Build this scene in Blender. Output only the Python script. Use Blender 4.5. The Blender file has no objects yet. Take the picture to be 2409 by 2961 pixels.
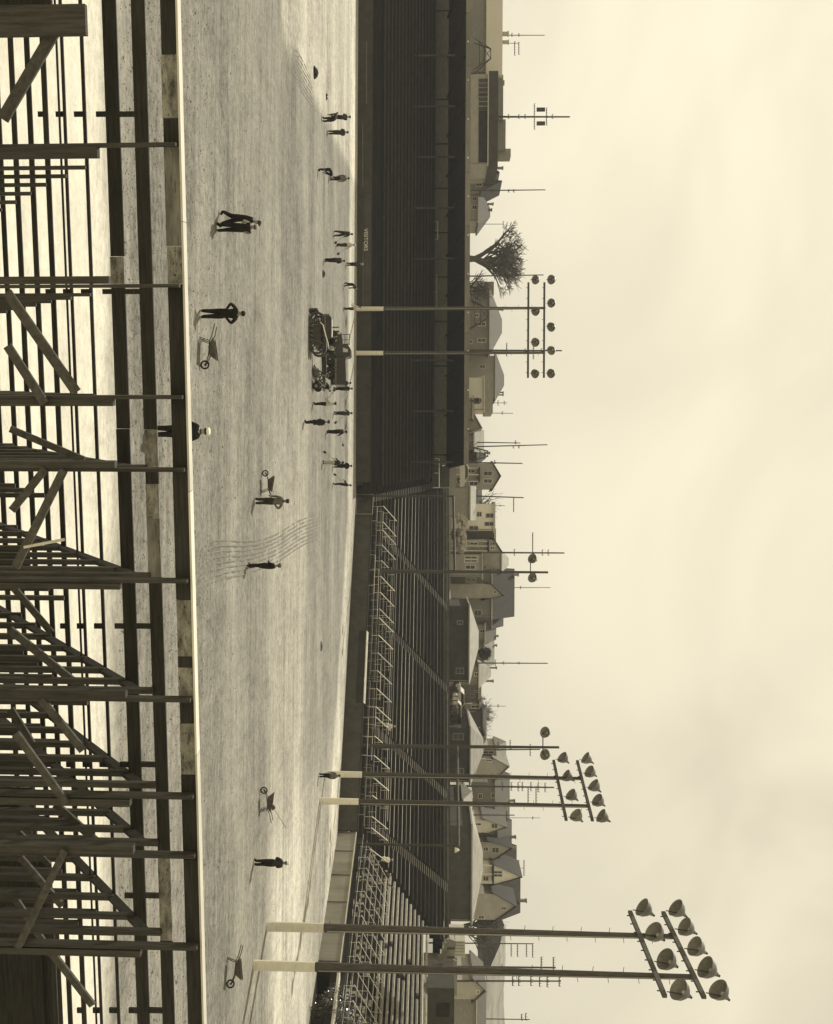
import bpy, math, random
from mathutils import Vector as V, Matrix
random.seed(7)
sc = bpy.context.scene
C = sc.collection

# ---------------------------------------------------------------- camera (a print held sideways: the world's up is the picture's right)
F_PX, U0, VPP = 3650.0, 1480.5, 1035.0
TAU, RHO, HC = math.atan(0.0598), 0.0054, 8.9
Fw = V((0, math.cos(TAU), -math.sin(TAU)))
R0 = V((1, 0, 0)); Up0 = V((0, math.sin(TAU), math.cos(TAU)))
Rc = R0 * math.cos(RHO) + Up0 * math.sin(RHO)
Uc = Up0 * math.cos(RHO) - R0 * math.sin(RHO)
cd = bpy.data.cameras.new('camera'); cam = bpy.data.objects.new('camera', cd); C.objects.link(cam)
sc.camera = cam
cd.sensor_fit = 'VERTICAL'; cd.sensor_height = 29.61; cd.sensor_width = 29.61; cd.lens = F_PX / 100
cd.shift_x = (1204.5 - VPP) / 2961.0
cd.clip_start = 0.1; cd.clip_end = 6000
M = Matrix.Identity(4)
for i in range(3):
    M[i][0] = Uc[i]; M[i][1] = -Rc[i]; M[i][2] = -Fw[i]
M[2][3] = HC
cam.matrix_world = M

def ray(u, v):
    return Fw + Rc * ((u - U0) / F_PX) + Uc * ((v - VPP) / F_PX)
def P(u, v, Y):            # a point of the place: as far out as Y metres
    d = ray(u, v); d = d * (Y / d.y)
    return V((d.x, d.y, d.z + HC))
def G(u, v, z=0.0):        # where a sight line meets the level z
    d = ray(u, v); d = d * ((z - HC) / d.z)
    return V((d.x, d.y, z))

# ---------------------------------------------------------------- world, sun, exposure
SUN_AZ = V((-0.40, 0.917, 0)).normalized(); EL = math.radians(50)
world = bpy.data.worlds.new('World'); sc.world = world; world.use_nodes = True
nt = world.node_tree; nt.nodes.clear()
def N(t, typ, **kw):
    n = t.nodes.new(typ)
    for k, v in kw.items(): setattr(n, k, v)
    return n
sky = N(nt, 'ShaderNodeTexSky', sky_type='NISHITA', sun_disc=False, sun_elevation=EL, sun_rotation=math.atan2(SUN_AZ.x, SUN_AZ.y),
        air_density=1.0, dust_density=3.0, ozone_density=1.0)
bw = N(nt, 'ShaderNodeRGBToBW'); nt.links.new(sky.outputs[0], bw.inputs[0])
tint = N(nt, 'ShaderNodeMix', data_type='RGBA', blend_type='MULTIPLY'); tint.inputs[0].default_value = 1
pw = N(nt, 'ShaderNodeMath', operation='POWER'); pw.inputs[1].default_value = 0.30; nt.links.new(bw.outputs[0], pw.inputs[0])
gn = N(nt, 'ShaderNodeMath', operation='MULTIPLY'); gn.inputs[1].default_value = 3.3; nt.links.new(pw.outputs[0], gn.inputs[0])
nt.links.new(gn.outputs[0], tint.inputs[6]); tint.inputs[7].default_value = (1.095, 1.0, 0.75, 1)
tc = N(nt, 'ShaderNodeTexCoord'); mp = N(nt, 'ShaderNodeMapping'); mp.inputs['Scale'].default_value = (1.9, 1.9, 3.2)
nz = N(nt, 'ShaderNodeTexNoise'); nz.inputs['Scale'].default_value = 1.3; nz.inputs['Detail'].default_value = 3; nz.inputs['Distortion'].default_value = 1.2
nt.links.new(tc.outputs['Generated'], mp.inputs[0]); nt.links.new(mp.outputs[0], nz.inputs['Vector'])
mr = N(nt, 'ShaderNodeMapRange'); mr.inputs[1].default_value = 0.35; mr.inputs[2].default_value = 0.7; mr.inputs[3].default_value = 0.86; mr.inputs[4].default_value = 1.08
nt.links.new(nz.outputs[0], mr.inputs[0])
cl = N(nt, 'ShaderNodeMix', data_type='RGBA', blend_type='MULTIPLY'); cl.inputs[0].default_value = 1
nt.links.new(tint.outputs[2], cl.inputs[6]); nt.links.new(mr.outputs[0], cl.inputs[7])
bg = N(nt, 'ShaderNodeBackground'); bg.inputs[1].default_value = 0.13
out = N(nt, 'ShaderNodeOutputWorld')
nt.links.new(cl.outputs[2], bg.inputs[0]); nt.links.new(bg.outputs[0], out.inputs[0])
sd = bpy.data.lights.new('sun', 'SUN'); sd.energy = 4.2; sd.angle = math.radians(0.5); sd.color = (1, 0.98, 0.94)
so = bpy.data.objects.new('sun', sd); C.objects.link(so); so.location = (0, 0, 60)
sdir = V((SUN_AZ.x * math.cos(EL), SUN_AZ.y * math.cos(EL), math.sin(EL)))
so.rotation_euler = sdir.to_track_quat('Z', 'Y').to_euler()
sc.view_settings.view_transform = 'Standard'; sc.view_settings.look = 'None'
sc.view_settings.gamma = 1; sc.view_settings.use_curve_mapping = False
sc.view_settings.exposure = 0.15

# ---------------------------------------------------------------- materials (the photograph is a warm black-and-white print)
def tone(g): return (min(g * 1.07, 1), g, g * 0.79, 1)
MATS = {}
def mat(name, g, rough=0.8, var=0.35, scale=3.0, stretch=(1, 1, 1), bump=0.15, metallic=0.0, spots=0.0, detail=6):
    if name in MATS: return MATS[name]
    m = bpy.data.materials.new(name); m.use_nodes = True; t = m.node_tree
    b = t.nodes['Principled BSDF']; b.inputs['Roughness'].default_value = rough; b.inputs['Metallic'].default_value = metallic; b.inputs['Specular IOR Level'].default_value = 0.5 if rough < .5 else 0.12
    c = N(t, 'ShaderNodeTexCoord'); mp = N(t, 'ShaderNodeMapping'); mp.inputs['Scale'].default_value = stretch
    geo = N(t, 'ShaderNodeNewGeometry')
    t.links.new(geo.outputs['Position'], mp.inputs[0])
    n1 = N(t, 'ShaderNodeTexNoise'); n1.inputs['Scale'].default_value = scale; n1.inputs['Detail'].default_value = detail; n1.inputs['Roughness'].default_value = 0.65
    t.links.new(mp.outputs[0], n1.inputs['Vector'])
    r = N(t, 'ShaderNodeValToRGB'); r.color_ramp.elements[0].position = 0.3; r.color_ramp.elements[1].position = 0.72
    r.color_ramp.elements[0].color = tone(g * (1 - var)); r.color_ramp.elements[1].color = tone(g * (1 + var))
    t.links.new(n1.outputs[0], r.inputs[0]); col = r.outputs[0]
    oi = N(t, 'ShaderNodeObjectInfo'); m2 = N(t, 'ShaderNodeMapRange'); m2.inputs[3].default_value = 0.82; m2.inputs[4].default_value = 1.15
    t.links.new(oi.outputs['Random'], m2.inputs[0])
    mx = N(t, 'ShaderNodeMix', data_type='RGBA', blend_type='MULTIPLY'); mx.inputs[0].default_value = 1
    t.links.new(col, mx.inputs[6]); t.links.new(m2.outputs[0], mx.inputs[7]); col = mx.outputs[2]
    if spots:
        n2 = N(t, 'ShaderNodeTexNoise'); n2.inputs['Scale'].default_value = scale * 4.3; n2.inputs['Detail'].default_value = 2
        t.links.new(mp.outputs[0], n2.inputs['Vector'])
        q = N(t, 'ShaderNodeMapRange'); q.inputs[1].default_value = 0.60; q.inputs[2].default_value = 0.70; q.inputs[3].default_value = 1; q.inputs[4].default_value = 1 - spots
        t.links.new(n2.outputs[0], q.inputs[0])
        m3 = N(t, 'ShaderNodeMix', data_type='RGBA', blend_type='MULTIPLY'); m3.inputs[0].default_value = 1
        t.links.new(col, m3.inputs[6]); t.links.new(q.outputs[0], m3.inputs[7]); col = m3.outputs[2]
    t.links.new(col, b.inputs['Base Color'])
    if bump:
        bn = N(t, 'ShaderNodeBump'); bn.inputs['Strength'].default_value = bump; bn.inputs['Distance'].default_value = 0.02
        t.links.new(n1.outputs[0], bn.inputs['Height']); t.links.new(bn.outputs[0], b.inputs['Normal'])
    MATS[name] = m
    return m
dark_wood = mat('shaded_timber', 0.032, 0.85, 0.4, 2.0, (0.6, 4, 14), 0.4, spots=0.3)  # timber with the shade of its backlit side put into the colour
post_wood = mat('post_timber', 0.055, 0.85, 0.4, 2.0, (12, 12, 0.8), 0.4, spots=0.3)
brace_wood = mat('brace_timber', 0.07, 0.85, 0.4, 3.0, (4, 4, 4), 0.3, spots=0.2)
pale_board = mat('weathered_board', 0.18, 0.9, 0.75, 3.2, (1.2, 3, 3.5), 0.4, spots=0.75)
lit_wood = mat('sunlit_timber', 0.5, 0.7, 0.15, 2.0, (1, 6, 6), 0.1)  # lit copy of the timber, sunlight put into the colour
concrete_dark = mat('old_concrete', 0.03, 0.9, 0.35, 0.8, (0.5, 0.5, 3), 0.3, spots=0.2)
concrete = mat('grey_concrete', 0.26, 0.9, 0.22, 0.9, (1, 1, 0.25), 0.3)
concrete_pale = mat('pale_concrete', 0.5, 0.85, 0.15, 1.2, (1, 1, 1), 0.2)
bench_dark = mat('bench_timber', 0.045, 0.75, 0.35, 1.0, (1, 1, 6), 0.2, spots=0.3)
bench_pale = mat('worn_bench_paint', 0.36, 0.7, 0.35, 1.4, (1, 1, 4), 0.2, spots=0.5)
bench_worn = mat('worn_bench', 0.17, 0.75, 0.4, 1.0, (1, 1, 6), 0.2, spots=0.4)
white_paint = mat('white_paint', 0.78, 0.55, 0.06, 2, (1, 1, 1), 0.05)
dull_white = mat('dull_whitewash', 0.75, 0.8, 0.10, 2, (1, 1, 3), 0.1)
pole_wood = mat('creosoted_pole', 0.085, 0.85, 0.4, 3, (6, 6, 0.5), 0.4)
steel_dark = mat('dark_steel', 0.07, 0.5, 0.3, 3, (1, 1, 1), 0.1, 0.4)
steel_grey = mat('grey_steel', 0.30, 0.5, 0.2, 3, (1, 1, 1), 0.05, 0.3)
reflector = mat('lamp_reflector', 0.13, 0.45, 0.15, 4, (1, 1, 1), 0.05, 0.3)
enamel = mat('aged_enamel', 0.24, 0.5, 0.25, 6, (1, 1, 1), 0.0)
lamp_glass = mat('lamp_glass', 0.55, 0.2, 0.1, 4, (1, 1, 1), 0.0)
roof_tar = mat('tarred_roof', 0.035, 0.9, 0.3, 1, (1, 1, 1), 0.2)
fascia_m = mat('painted_fascia', 0.20, 0.8, 0.2, 1, (0.4, 1, 3), 0.1)
shingle = mat('shingle_roof', 0.055, 0.9, 0.3, 2.5, (1, 1, 3), 0.4)
shingle_mid = mat('faded_shingle_roof', 0.11, 0.9, 0.25, 2.5, (1, 1, 3), 0.4)
roof_pale = mat('felted_roof', 0.25, 0.8, 0.22, 0.8, (1, 1, 1), 0.15, spots=0.15)
wall_mid = mat('rendered_wall', 0.42, 0.9, 0.15, 0.8, (1, 1, 1.5), 0.15)
wall_dim = mat('brick_wall', 0.27, 0.9, 0.2, 1.5, (1, 1, 3), 0.3)
wall_dark = mat('dark_wall', 0.075, 0.9, 0.25, 1.0, (1, 1, 1), 0.2)  # dark base colour that includes the shade on the stand fronts
wall_pale = mat('clapboard_wall', 0.75, 0.85, 0.08, 1.0, (0.3, 0.3, 8), 0.15)
glass = mat('window_pane', 0.035, 0.15, 0.3, 0.6, (1, 1, 1), 0.0)
trim = mat('window_trim', 0.6, 0.7, 0.1, 2, (1, 1, 1), 0.0)
bark = mat('bare_bark', 0.12, 0.9, 0.3, 4, (3, 3, 0.6), 0.3)
leaf = mat('leaf', 0.11, 0.5, 0.5, 5, (1, 1, 1), 0.0)
leaf_glossy = mat('glossy_leaf', 0.16, 0.22, 0.8, 5, (1, 1, 1), 0.0)
rust = mat('rusty_plate', 0.12, 0.7, 0.4, 5, (1, 1, 1), 0.2)
rubber = mat('rubber', 0.03, 0.9, 0.2, 5, (1, 1, 1), 0.1)
soil = mat('damp_soil', 0.17, 0.95, 0.3, 5, (1, 1, 1), 0.4)
clod = mat('soil_clod', 0.12, 0.95, 0.4, 5, (1, 1, 1), 0.4)
cloth_black = mat('black_cloth', 0.022, 0.95, 0.3, 6, (1, 1, 1), 0.2)
cloth_dark = mat('dark_cloth', 0.045, 0.95, 0.3, 6, (1, 1, 1), 0.2)
cloth_grey = mat('grey_cloth', 0.16, 0.95, 0.25, 6, (1, 1, 1), 0.2)
cloth_light = mat('light_cloth', 0.50, 0.95, 0.15, 6, (1, 1, 1), 0.2)
cloth_white = mat('white_cloth', 0.75, 0.9, 0.08, 6, (1, 1, 1), 0.1)
skin_m = mat('skin', 0.30, 0.6, 0.1, 6, (1, 1, 1), 0.05)
hair_m = mat('hair', 0.03, 0.7, 0.2, 8, (1, 1, 1), 0.1)
wood_handle = mat('wooden_handle', 0.35, 0.6, 0.2, 5, (1, 1, 1), 0.1)
car_pale = mat('car_paint_pale', 0.5, 0.25, 0.1, 2, (1, 1, 1), 0.0)
car_dark = mat('car_paint_dark', 0.06, 0.2, 0.1, 2, (1, 1, 1), 0.0)
turf = mat('rough_ground', 0.13, 0.95, 0.35, 0.25, (1, 1, 1), 0.4, spots=0.3)

# ---------------------------------------------------------------- mesh helpers
OFF = {}
class MB:
    def __init__(s): s.v = []; s.f = []
    def add(s, vs, fs):
        o = len(s.v); s.v += [tuple(x) for x in vs]; s.f += [tuple(i + o for i in f) for f in fs]
    def obox(s, c, a, b, d):
        c = V(c); a = V(a); b = V(b); d = V(d)
        vs = [c + a * i + b * j + d * k for i in (-1, 1) for j in (-1, 1) for k in (-1, 1)]
        s.add(vs, [(0, 1, 3, 2), (4, 6, 7, 5), (0, 4, 5, 1), (2, 3, 7, 6), (0, 2, 6, 4), (1, 5, 7, 3)])
    def box(s, x0, y0, z0, x1, y1, z1):
        s.obox(((x0 + x1) / 2, (y0 + y1) / 2, (z0 + z1) / 2), ((x1 - x0) / 2, 0, 0), (0, (y1 - y0) / 2, 0), (0, 0, (z1 - z0) / 2))
    def beam(s, p, q, w, h, side=None):          # w along side, h along the third axis
        p = V(p); q = V(q); d = q - p
        if side is None:
            side = d.cross(V((0, 0, 1)))
            if side.length < 1e-4: side = V((1, 0, 0))
        side = V(side).normalized(); side = (side - d.normalized() * side.dot(d.normalized())).normalized()
        third = d.normalized().cross(side)
        s.obox((p + q) / 2, d / 2, side * (w / 2), third * (h / 2))
    def tube(s, p, q, r0, r1=None, n=8, cap=True):
        p = V(p); q = V(q); r1 = r0 if r1 is None else r1
        d = (q - p)
        if d.length < 1e-6: return
        d.normalize(); a = d.orthogonal().normalized(); b = d.cross(a)
        vs = []
        for k in range(n):
            t = 2 * math.pi * k / n; e = a * math.cos(t) + b * math.sin(t)
            vs += [p + e * r0, q + e * r1]
        fs = [(2 * k, 2 * ((k + 1) % n), 2 * ((k + 1) % n) + 1, 2 * k + 1) for k in range(n)]
        if cap: fs += [tuple(2 * k for k in range(n))[::-1], tuple(2 * k + 1 for k in range(n))]
        s.add(vs, fs)
    def path(s, pts, r, n=6):
        for a, b in zip(pts, pts[1:]): s.tube(a, b, r, r, n)
    def prism(s, pts, vec):
        n = len(pts); vec = V(vec); pts = [V(p) for p in pts]
        s.add(pts + [p + vec for p in pts], [tuple(range(n))[::-1], tuple(range(n, 2 * n))] + [(k, (k + 1) % n, (k + 1) % n + n, k + n) for k in range(n)])
    def lathe(s, c, axis, prof, n=14):           # prof: (distance along axis, radius)
        c = V(c); d = V(axis).normalized(); a = d.orthogonal().normalized(); b = d.cross(a); vs = []; fs = []
        for (h, r) in prof:
            for k in range(n):
                t = 2 * math.pi * k / n; vs.append(c + d * h + (a * math.cos(t) + b * math.sin(t)) * r)
        for j in range(len(prof) - 1):
            for k in range(n):
                fs.append((j * n + k, j * n + (k + 1) % n, (j + 1) * n + (k + 1) % n, (j + 1) * n + k))
        s.add(vs, fs)
    def torus(s, c, axis, R, r, n=20, m=8):
        c = V(c); d = V(axis).normalized(); a = d.orthogonal().normalized(); b = d.cross(a); vs = []; fs = []
        for i in range(n):
            t = 2 * math.pi * i / n; e = a * math.cos(t) + b * math.sin(t)
            for j in range(m):
                q = 2 * math.pi * j / m; vs.append(c + e * (R + r * math.cos(q)) + d * (r * math.sin(q)))
        for i in range(n):
            for j in range(m):
                fs.append((i * m + j, ((i + 1) % n) * m + j, ((i + 1) % n) * m + (j + 1) % m, i * m + (j + 1) % m))
        s.add(vs, fs)
    def build(s, name, m, parent=None, smooth=False, kind=None, label=None):
        off = OFF.get(parent.name, V((0, 0, 0))) if parent else V((0, 0, 0))
        me = bpy.data.meshes.new(name)
        me.from_pydata([tuple(V(x) - off) for x in s.v], [], s.f); me.validate(); me.update()
        import bmesh
        bm = bmesh.new(); bm.from_mesh(me); bmesh.ops.recalc_face_normals(bm, faces=bm.faces); bm.to_mesh(me); bm.free()
        if smooth:
            for p in me.polygons: p.use_smooth = True
        me.materials.append(m)
        o = bpy.data.objects.new(name, me); C.objects.link(o)
        if parent: o.parent = parent; OFF[o.name] = off
        if kind: o['kind'] = kind
        if label: o['label'] = label
        return o

def thing(name, loc, label, cat, group=None):
    o = bpy.data.objects.new(name, None); C.objects.link(o); o.location = loc; o.empty_display_size = 0.2
    o['label'] = label; o['category'] = cat
    if group: o['group'] = group
    OFF[o.name] = V(loc)
    return o
def tag(o, label, cat, group=None):
    o['label'] = label; o['category'] = cat
    if group: o['group'] = group
    return o
def copy_tree(o, parent=None):
    c = o.copy(); C.objects.link(c)
    if parent: c.parent = parent
    for ch in list(o.children): copy_tree(ch, c)
    return c
def bx(name, m, parent, *a, **k):
    b = MB(); b.box(*a); return b.build(name, m, parent, **k)

# ---------------------------------------------------------------- ground
def field_material():
    m = bpy.data.materials.new('graded_dirt'); m.use_nodes = True; t = m.node_tree
    b = t.nodes['Principled BSDF']; b.inputs['Roughness'].default_value = 0.95; b.inputs['Specular IOR Level'].default_value = 0.1
    geo = N(t, 'ShaderNodeNewGeometry'); sep = N(t, 'ShaderNodeSeparateXYZ'); t.links.new(geo.outputs['Position'], sep.inputs[0])
    def math_(op, a, bb=None):
        n = N(t, 'ShaderNodeMath', operation=op)
        for i, x in enumerate((a, bb)):
            if x is None: continue
            if isinstance(x, (int, float)): n.inputs[i].default_value = x
            else: t.links.new(x, n.inputs[i])
        return n.outputs[0]
    def noise(scale, stretch, detail=5, rough=0.6):
        mp = N(t, 'ShaderNodeMapping'); mp.inputs['Scale'].default_value = stretch; t.links.new(geo.outputs['Position'], mp.inputs[0])
        n = N(t, 'ShaderNodeTexNoise'); n.inputs['Scale'].default_value = scale; n.inputs['Detail'].default_value = detail; n.inputs['Roughness'].default_value = rough
        t.links.new(mp.outputs[0], n.inputs['Vector']); return n.outputs[0]
    wob = math_('MULTIPLY', math_('SUBTRACT', noise(0.12, (0.5, 1, 1), 4), 0.5), 6.0)
    def ramp(x, lo, hi, a=0.0, c=1.0):
        r = N(t, 'ShaderNodeMapRange', interpolation_type='SMOOTHSTEP'); t.links.new(x, r.inputs[0])
        r.inputs[1].default_value = lo; r.inputs[2].default_value = hi; r.inputs[3].default_value = a; r.inputs[4].default_value = c
        return r.outputs[0]
    X, Y = sep.outputs[0], sep.outputs[1]
    Yw = math_('ADD', Y, wob)
    base = 0.18
    def band(lo, hi, soft, amt, x=None):
        src = Yw if x is None else x
        return math_('MULTIPLY', math_('MULTIPLY', ramp(src, lo - soft, lo + soft), ramp(src, hi - soft, hi + soft, 1.0, 0.0)), amt)
    val = math_('ADD', base, band(-100, 34.0, 1.6, 0.36))                      # swept strip by the near stand
    c1 = band(70, 88, 5.0, 0.095)                                               # pale drag lane across the middle
    c1 = math_('MULTIPLY', c1, ramp(X, -22, 6))
    val = math_('ADD', val, c1)
    # pale running track along the far stand and wall: distance in front of the stands
    dl = math_('SUBTRACT', 144.5, Y)
    dr = math_('SUBTRACT', 144.9, math_('ADD', math_('MULTIPLY', X, 0.809), Y))
    dd = math_('MINIMUM', dl, dr)
    tr = ramp(math_('ADD', dd, math_('MULTIPLY', wob, 0.35)), 11.5, 15.5, 1.0, 0.0)
    val = math_('ADD', val, math_('MULTIPLY', tr, 0.17))
    edge = math_('MULTIPLY', ramp(dd, 3.0, 6.0, 1, 0), -0.09)                   # darker lane by the wall
    val = math_('ADD', val, edge)
    # pale clay fan at the far left, running out to a point
    ln = math_('ADD', math_('MULTIPLY', math_('ADD', X, 27), 1.0), math_('MULTIPLY', math_('SUBTRACT', 70, Y), 0.42))
    fan = math_('MULTIPLY', ramp(math_('ADD', math_('ADD', X, math_('MULTIPLY', math_('SUBTRACT', Y, 75), 0.135)), math_('MULTIPLY', wob, 0.4)), -29.0, -27.2, 1.0, 0.0), ramp(Yw, 71, 75))
    val = math_('ADD', val, math_('MULTIPLY', fan, 0.16))
    # right-hand dry patch
    dry = math_('MULTIPLY', ramp(X, 16, 24), ramp(Yw, 66, 74)); val = math_('ADD', val, math_('MULTIPLY', dry, 0.10))
    s1 = noise(0.8, (0.16, 1.5, 1), 6, 0.7); s2 = noise(3.2, (0.8, 0.9, 1), 6, 0.85); s3 = noise(0.10, (0.5, 1.4, 1), 4); s4 = noise(9.0, (1, 1, 1), 2)
    k = math_('ADD', math_('MULTIPLY', math_('SUBTRACT', s1, 0.5), 1.2), math_('MULTIPLY', math_('SUBTRACT', s2, 0.5), 2.6))
    k = math_('ADD', k, math_('MULTIPLY', math_('SUBTRACT', s3, 0.5), 1.1))
    s5 = noise(1.1, (0.7, 0.25, 1), 3, 0.7)
    k = math_('ADD', k, math_('MULTIPLY', ramp(s4, 0.62, 0.70), -0.45))
    k = math_('ADD', k, math_('MULTIPLY', math_('SUBTRACT', s5, 0.5), 0.8))
    b1 = noise(1.0, (0.012, 0.11, 0), 4, 0.6)
    k = math_('ADD', math_('MULTIPLY', k, 1.05), math_('MULTIPLY', math_('SUBTRACT', b1, 0.5), 1.1))
    k = math_('MULTIPLY', k, ramp(Yw, 31, 37, 0.35, 1.0))
    val = math_('MULTIPLY', val, math_('ADD', 1.0, k))
    val = math_('MAXIMUM', val, 0.06)
    cmb = N(t, 'ShaderNodeMix', data_type='RGBA', blend_type='MULTIPLY'); cmb.inputs[0].default_value = 1
    t.links.new(val, cmb.inputs[6]); cmb.inputs[7].default_value = (1.07, 1.0, 0.79, 1)
    t.links.new(cmb.outputs[2], b.inputs['Base Color'])
    bn = N(t, 'ShaderNodeBump'); bn.inputs['Strength'].default_value = 0.5; bn.inputs['Distance'].default_value = 0.06
    t.links.new(math_('ADD', s2, math_('MULTIPLY', s4, 0.4)), bn.inputs['Height']); t.links.new(bn.outputs[0], b.inputs['Normal'])
    return m
b = MB(); b.add([(-1500, -200, 0), (1500, -200, 0), (1500, 3000, 0), (-1500, 3000, 0)], [(0, 1, 2, 3)])
b.build('ground', field_material(), kind='structure')

# drag furrows raked across the dirt
def ridge(b, pts, w, h):
    pts = [V(p) for p in pts]
    vs = []; fs = []
    for i, p in enumerate(pts):
        d = (pts[min(i + 1, len(pts) - 1)] - pts[max(i - 1, 0)]).normalized(); s = V((-d.y, d.x, 0))
        k = random.uniform(0.5, 1.25) * (random.random() > .14) * min(1, .35 + .22 * min(i, len(pts) - 1 - i))
        vs += [p - s * w * k + V((0, 0, -0.01)), p + V((0, 0, h * k)), p + s * w * k + V((0, 0, -0.01))]
    for i in range(len(pts) - 1):
        a = 3 * i; fs += [(a, a + 1, a + 4, a + 3), (a + 1, a + 2, a + 5, a + 4)]
    b.add(vs, fs)
def spline(pts, n):
    r = []
    for i in range(len(pts) - 1):
        p0 = pts[max(i - 1, 0)]; p1 = pts[i]; p2 = pts[i + 1]; p3 = pts[min(i + 2, len(pts) - 1)]
        for k in range(n):
            t = k / n
            r.append(tuple(0.5 * ((2 * p1[j]) + (-p0[j] + p2[j]) * t + (2 * p0[j] - 5 * p1[j] + 4 * p2[j] - p3[j]) * t * t + (-p0[j] + 3 * p1[j] - 3 * p2[j] + p3[j]) * t ** 3) for j in range(2)))
    r.append(pts[-1]); return r
b = MB()
LA = [(1487, 919), (1508, 862), (1545, 800), (1562, 750), (1566, 690), (1563, 632), (1573, 600), (1602, 573)]
LB = [(1556, 919), (1580, 870), (1618, 812), (1640, 765), (1662, 700), (1675, 645), (1692, 600), (1735, 566)]
for j in range(8):
    t = j / 7
    pts = spline([tuple(a[i] * (1 - t) + c[i] * t for i in range(2)) for a, c in zip(LA, LB)], 9)
    ridge(b, [G(*p) for p in pts], 0.075, 0.065)
for j in range(8):
    o = j * 13.5
    pts = spline([(172 + o, 843 + o * .06), (146 + o, 853 + o * .05), (163 + o, 868), (192 + o * 1.02, 883 + o * .05), (228 + o, 900 + o * 0.15)], 6)
    ridge(b, [G(*p) for p in pts], 0.09, 0.045)
tag(b.build('drag_furrows', soil, kind='stuff'), 'parallel curved drag furrows raked into the dirt', 'furrows')
# loose clods and pebbles
b = MB()
for i in range(9000):
    v = random.choice((random.uniform(345, 620), random.uniform(345, 760), random.uniform(345, 980))); u = random.uniform(-20, 2980)
    p = G(u, v); r = random.uniform(0.012, 0.035) * (1.7 if random.random() < 0.07 else 1)
    if p.y > 122: continue
    ax = [V((random.uniform(.7, 1.5), 0, 0)), V((0, random.uniform(.7, 1.5), 0)), V((0, 0, random.uniform(.4, .9)))]
    b.add([p + a * (r * s) for a in ax for s in (-1, 1)], [(0, 2, 4), (2, 1, 4), (1, 3, 4), (3, 0, 4), (2, 0, 5), (1, 2, 5), (3, 1, 5), (0, 3, 5)])
tag(b.build('soil_clods', clod, kind='stuff'), 'loose dark clods and pebbles scattered over the dirt field', 'clods')

# ---------------------------------------------------------------- terrain beyond the stands
def terrain():
    b = MB(); nx, ny = 60, 40; vs = []; fs = []
    for j in range(ny + 1):
        for i in range(nx + 1):
            x = -260 + 620 * i / nx; y = 168 + (900 - 168) * (j / ny) ** 2
            z = 10.0 + min(max((y - 170) / 25, 0), 1) * 1.6
            if x > 55 : z = min(z, 10.0)
            y2 = y if x < 8 else y - min(max(x - 8, 0), 40) * 0.3
            vs.append((x, y2, z + random.uniform(-0.15, 0.15)))
    for j in range(ny):
        for i in range(nx):
            a = j * (nx + 1) + i; fs.append((a, a + 1, a + nx + 2, a + nx + 1))
    b.add(vs, fs); b.build('terrain', turf, kind='structure')
terrain()

# ---------------------------------------------------------------- open grandstand on the right: two wings
W0 = V((-3, 147, 0)); K = V((30.4, 120, 0)); L1 = (K - W0).length
w1 = (K - W0) / L1; n1 = V((-w1.y, w1.x, 0))
if n1.y < 0: n1 = -n1
w2 = V((0.247, -0.969, 0)).normalized(); n2 = V((0.969, 0.247, 0)).normalized()
mm = (n1 + n2); mm = mm / mm.dot(n1)
H0, SL, RUN = 1.9, 0.52, 0.76
def S1(s, d, dz=0): return W0 + w1 * s + n1 * d + V((0, 0, H0 + SL * d + dz))
def S2(s, d, dz=0): return K + w2 * s + n2 * d + V((0, 0, H0 - .1 + SL * d + dz))
def s_at(u, d, S=S1, lo=-30, hi=60):
    for _ in range(40):
        m_ = (lo + hi) / 2; p = S(m_, d); q = V((p.x, p.y, p.z - HC)); uu = U0 + F_PX * q.dot(Rc) / q.dot(Fw)
        if uu < u: lo = m_
        else: hi = m_
    return (lo + hi) / 2
DMAX = 16.9; NR = 22
def sL(d): return 1 - 16.6 * d / 16.7
def sR(d): return L1 + mm.dot(w1) * d
GS = thing('open_grandstand', W0, 'long open concrete grandstand with dark bench rows beyond the right of the field', 'grandstand')
b = MB()                       # terraced steps
for i in range(NR):
    d0 = i * RUN; d1 = d0 + RUN; z = H0 + SL * d0
    a, c = S1(sL(d0), d0), S1(sR(d0), d0); e, f = S1(sR(d1), d1), S1(sL(d1), d1)
    def zz(p, h): return V((p.x, p.y, h))
    b.add([zz(a, z - SL * RUN - .3), zz(c, z - SL * RUN - .3), zz(c, z), zz(a, z), zz(e, z), zz(f, z)], [(0, 1, 2, 3), (3, 2, 4, 5)])
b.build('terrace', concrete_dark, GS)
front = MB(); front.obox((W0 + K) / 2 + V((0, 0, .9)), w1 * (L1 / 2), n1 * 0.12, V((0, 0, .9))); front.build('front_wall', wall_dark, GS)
b = MB(); b.obox((W0 + K) / 2 + V((0, 0, 1.83)), w1 * (L1 / 2), n1 * 0.16, V((0, 0, .03))); b.build('wall_coping', concrete_dark, GS)
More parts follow.
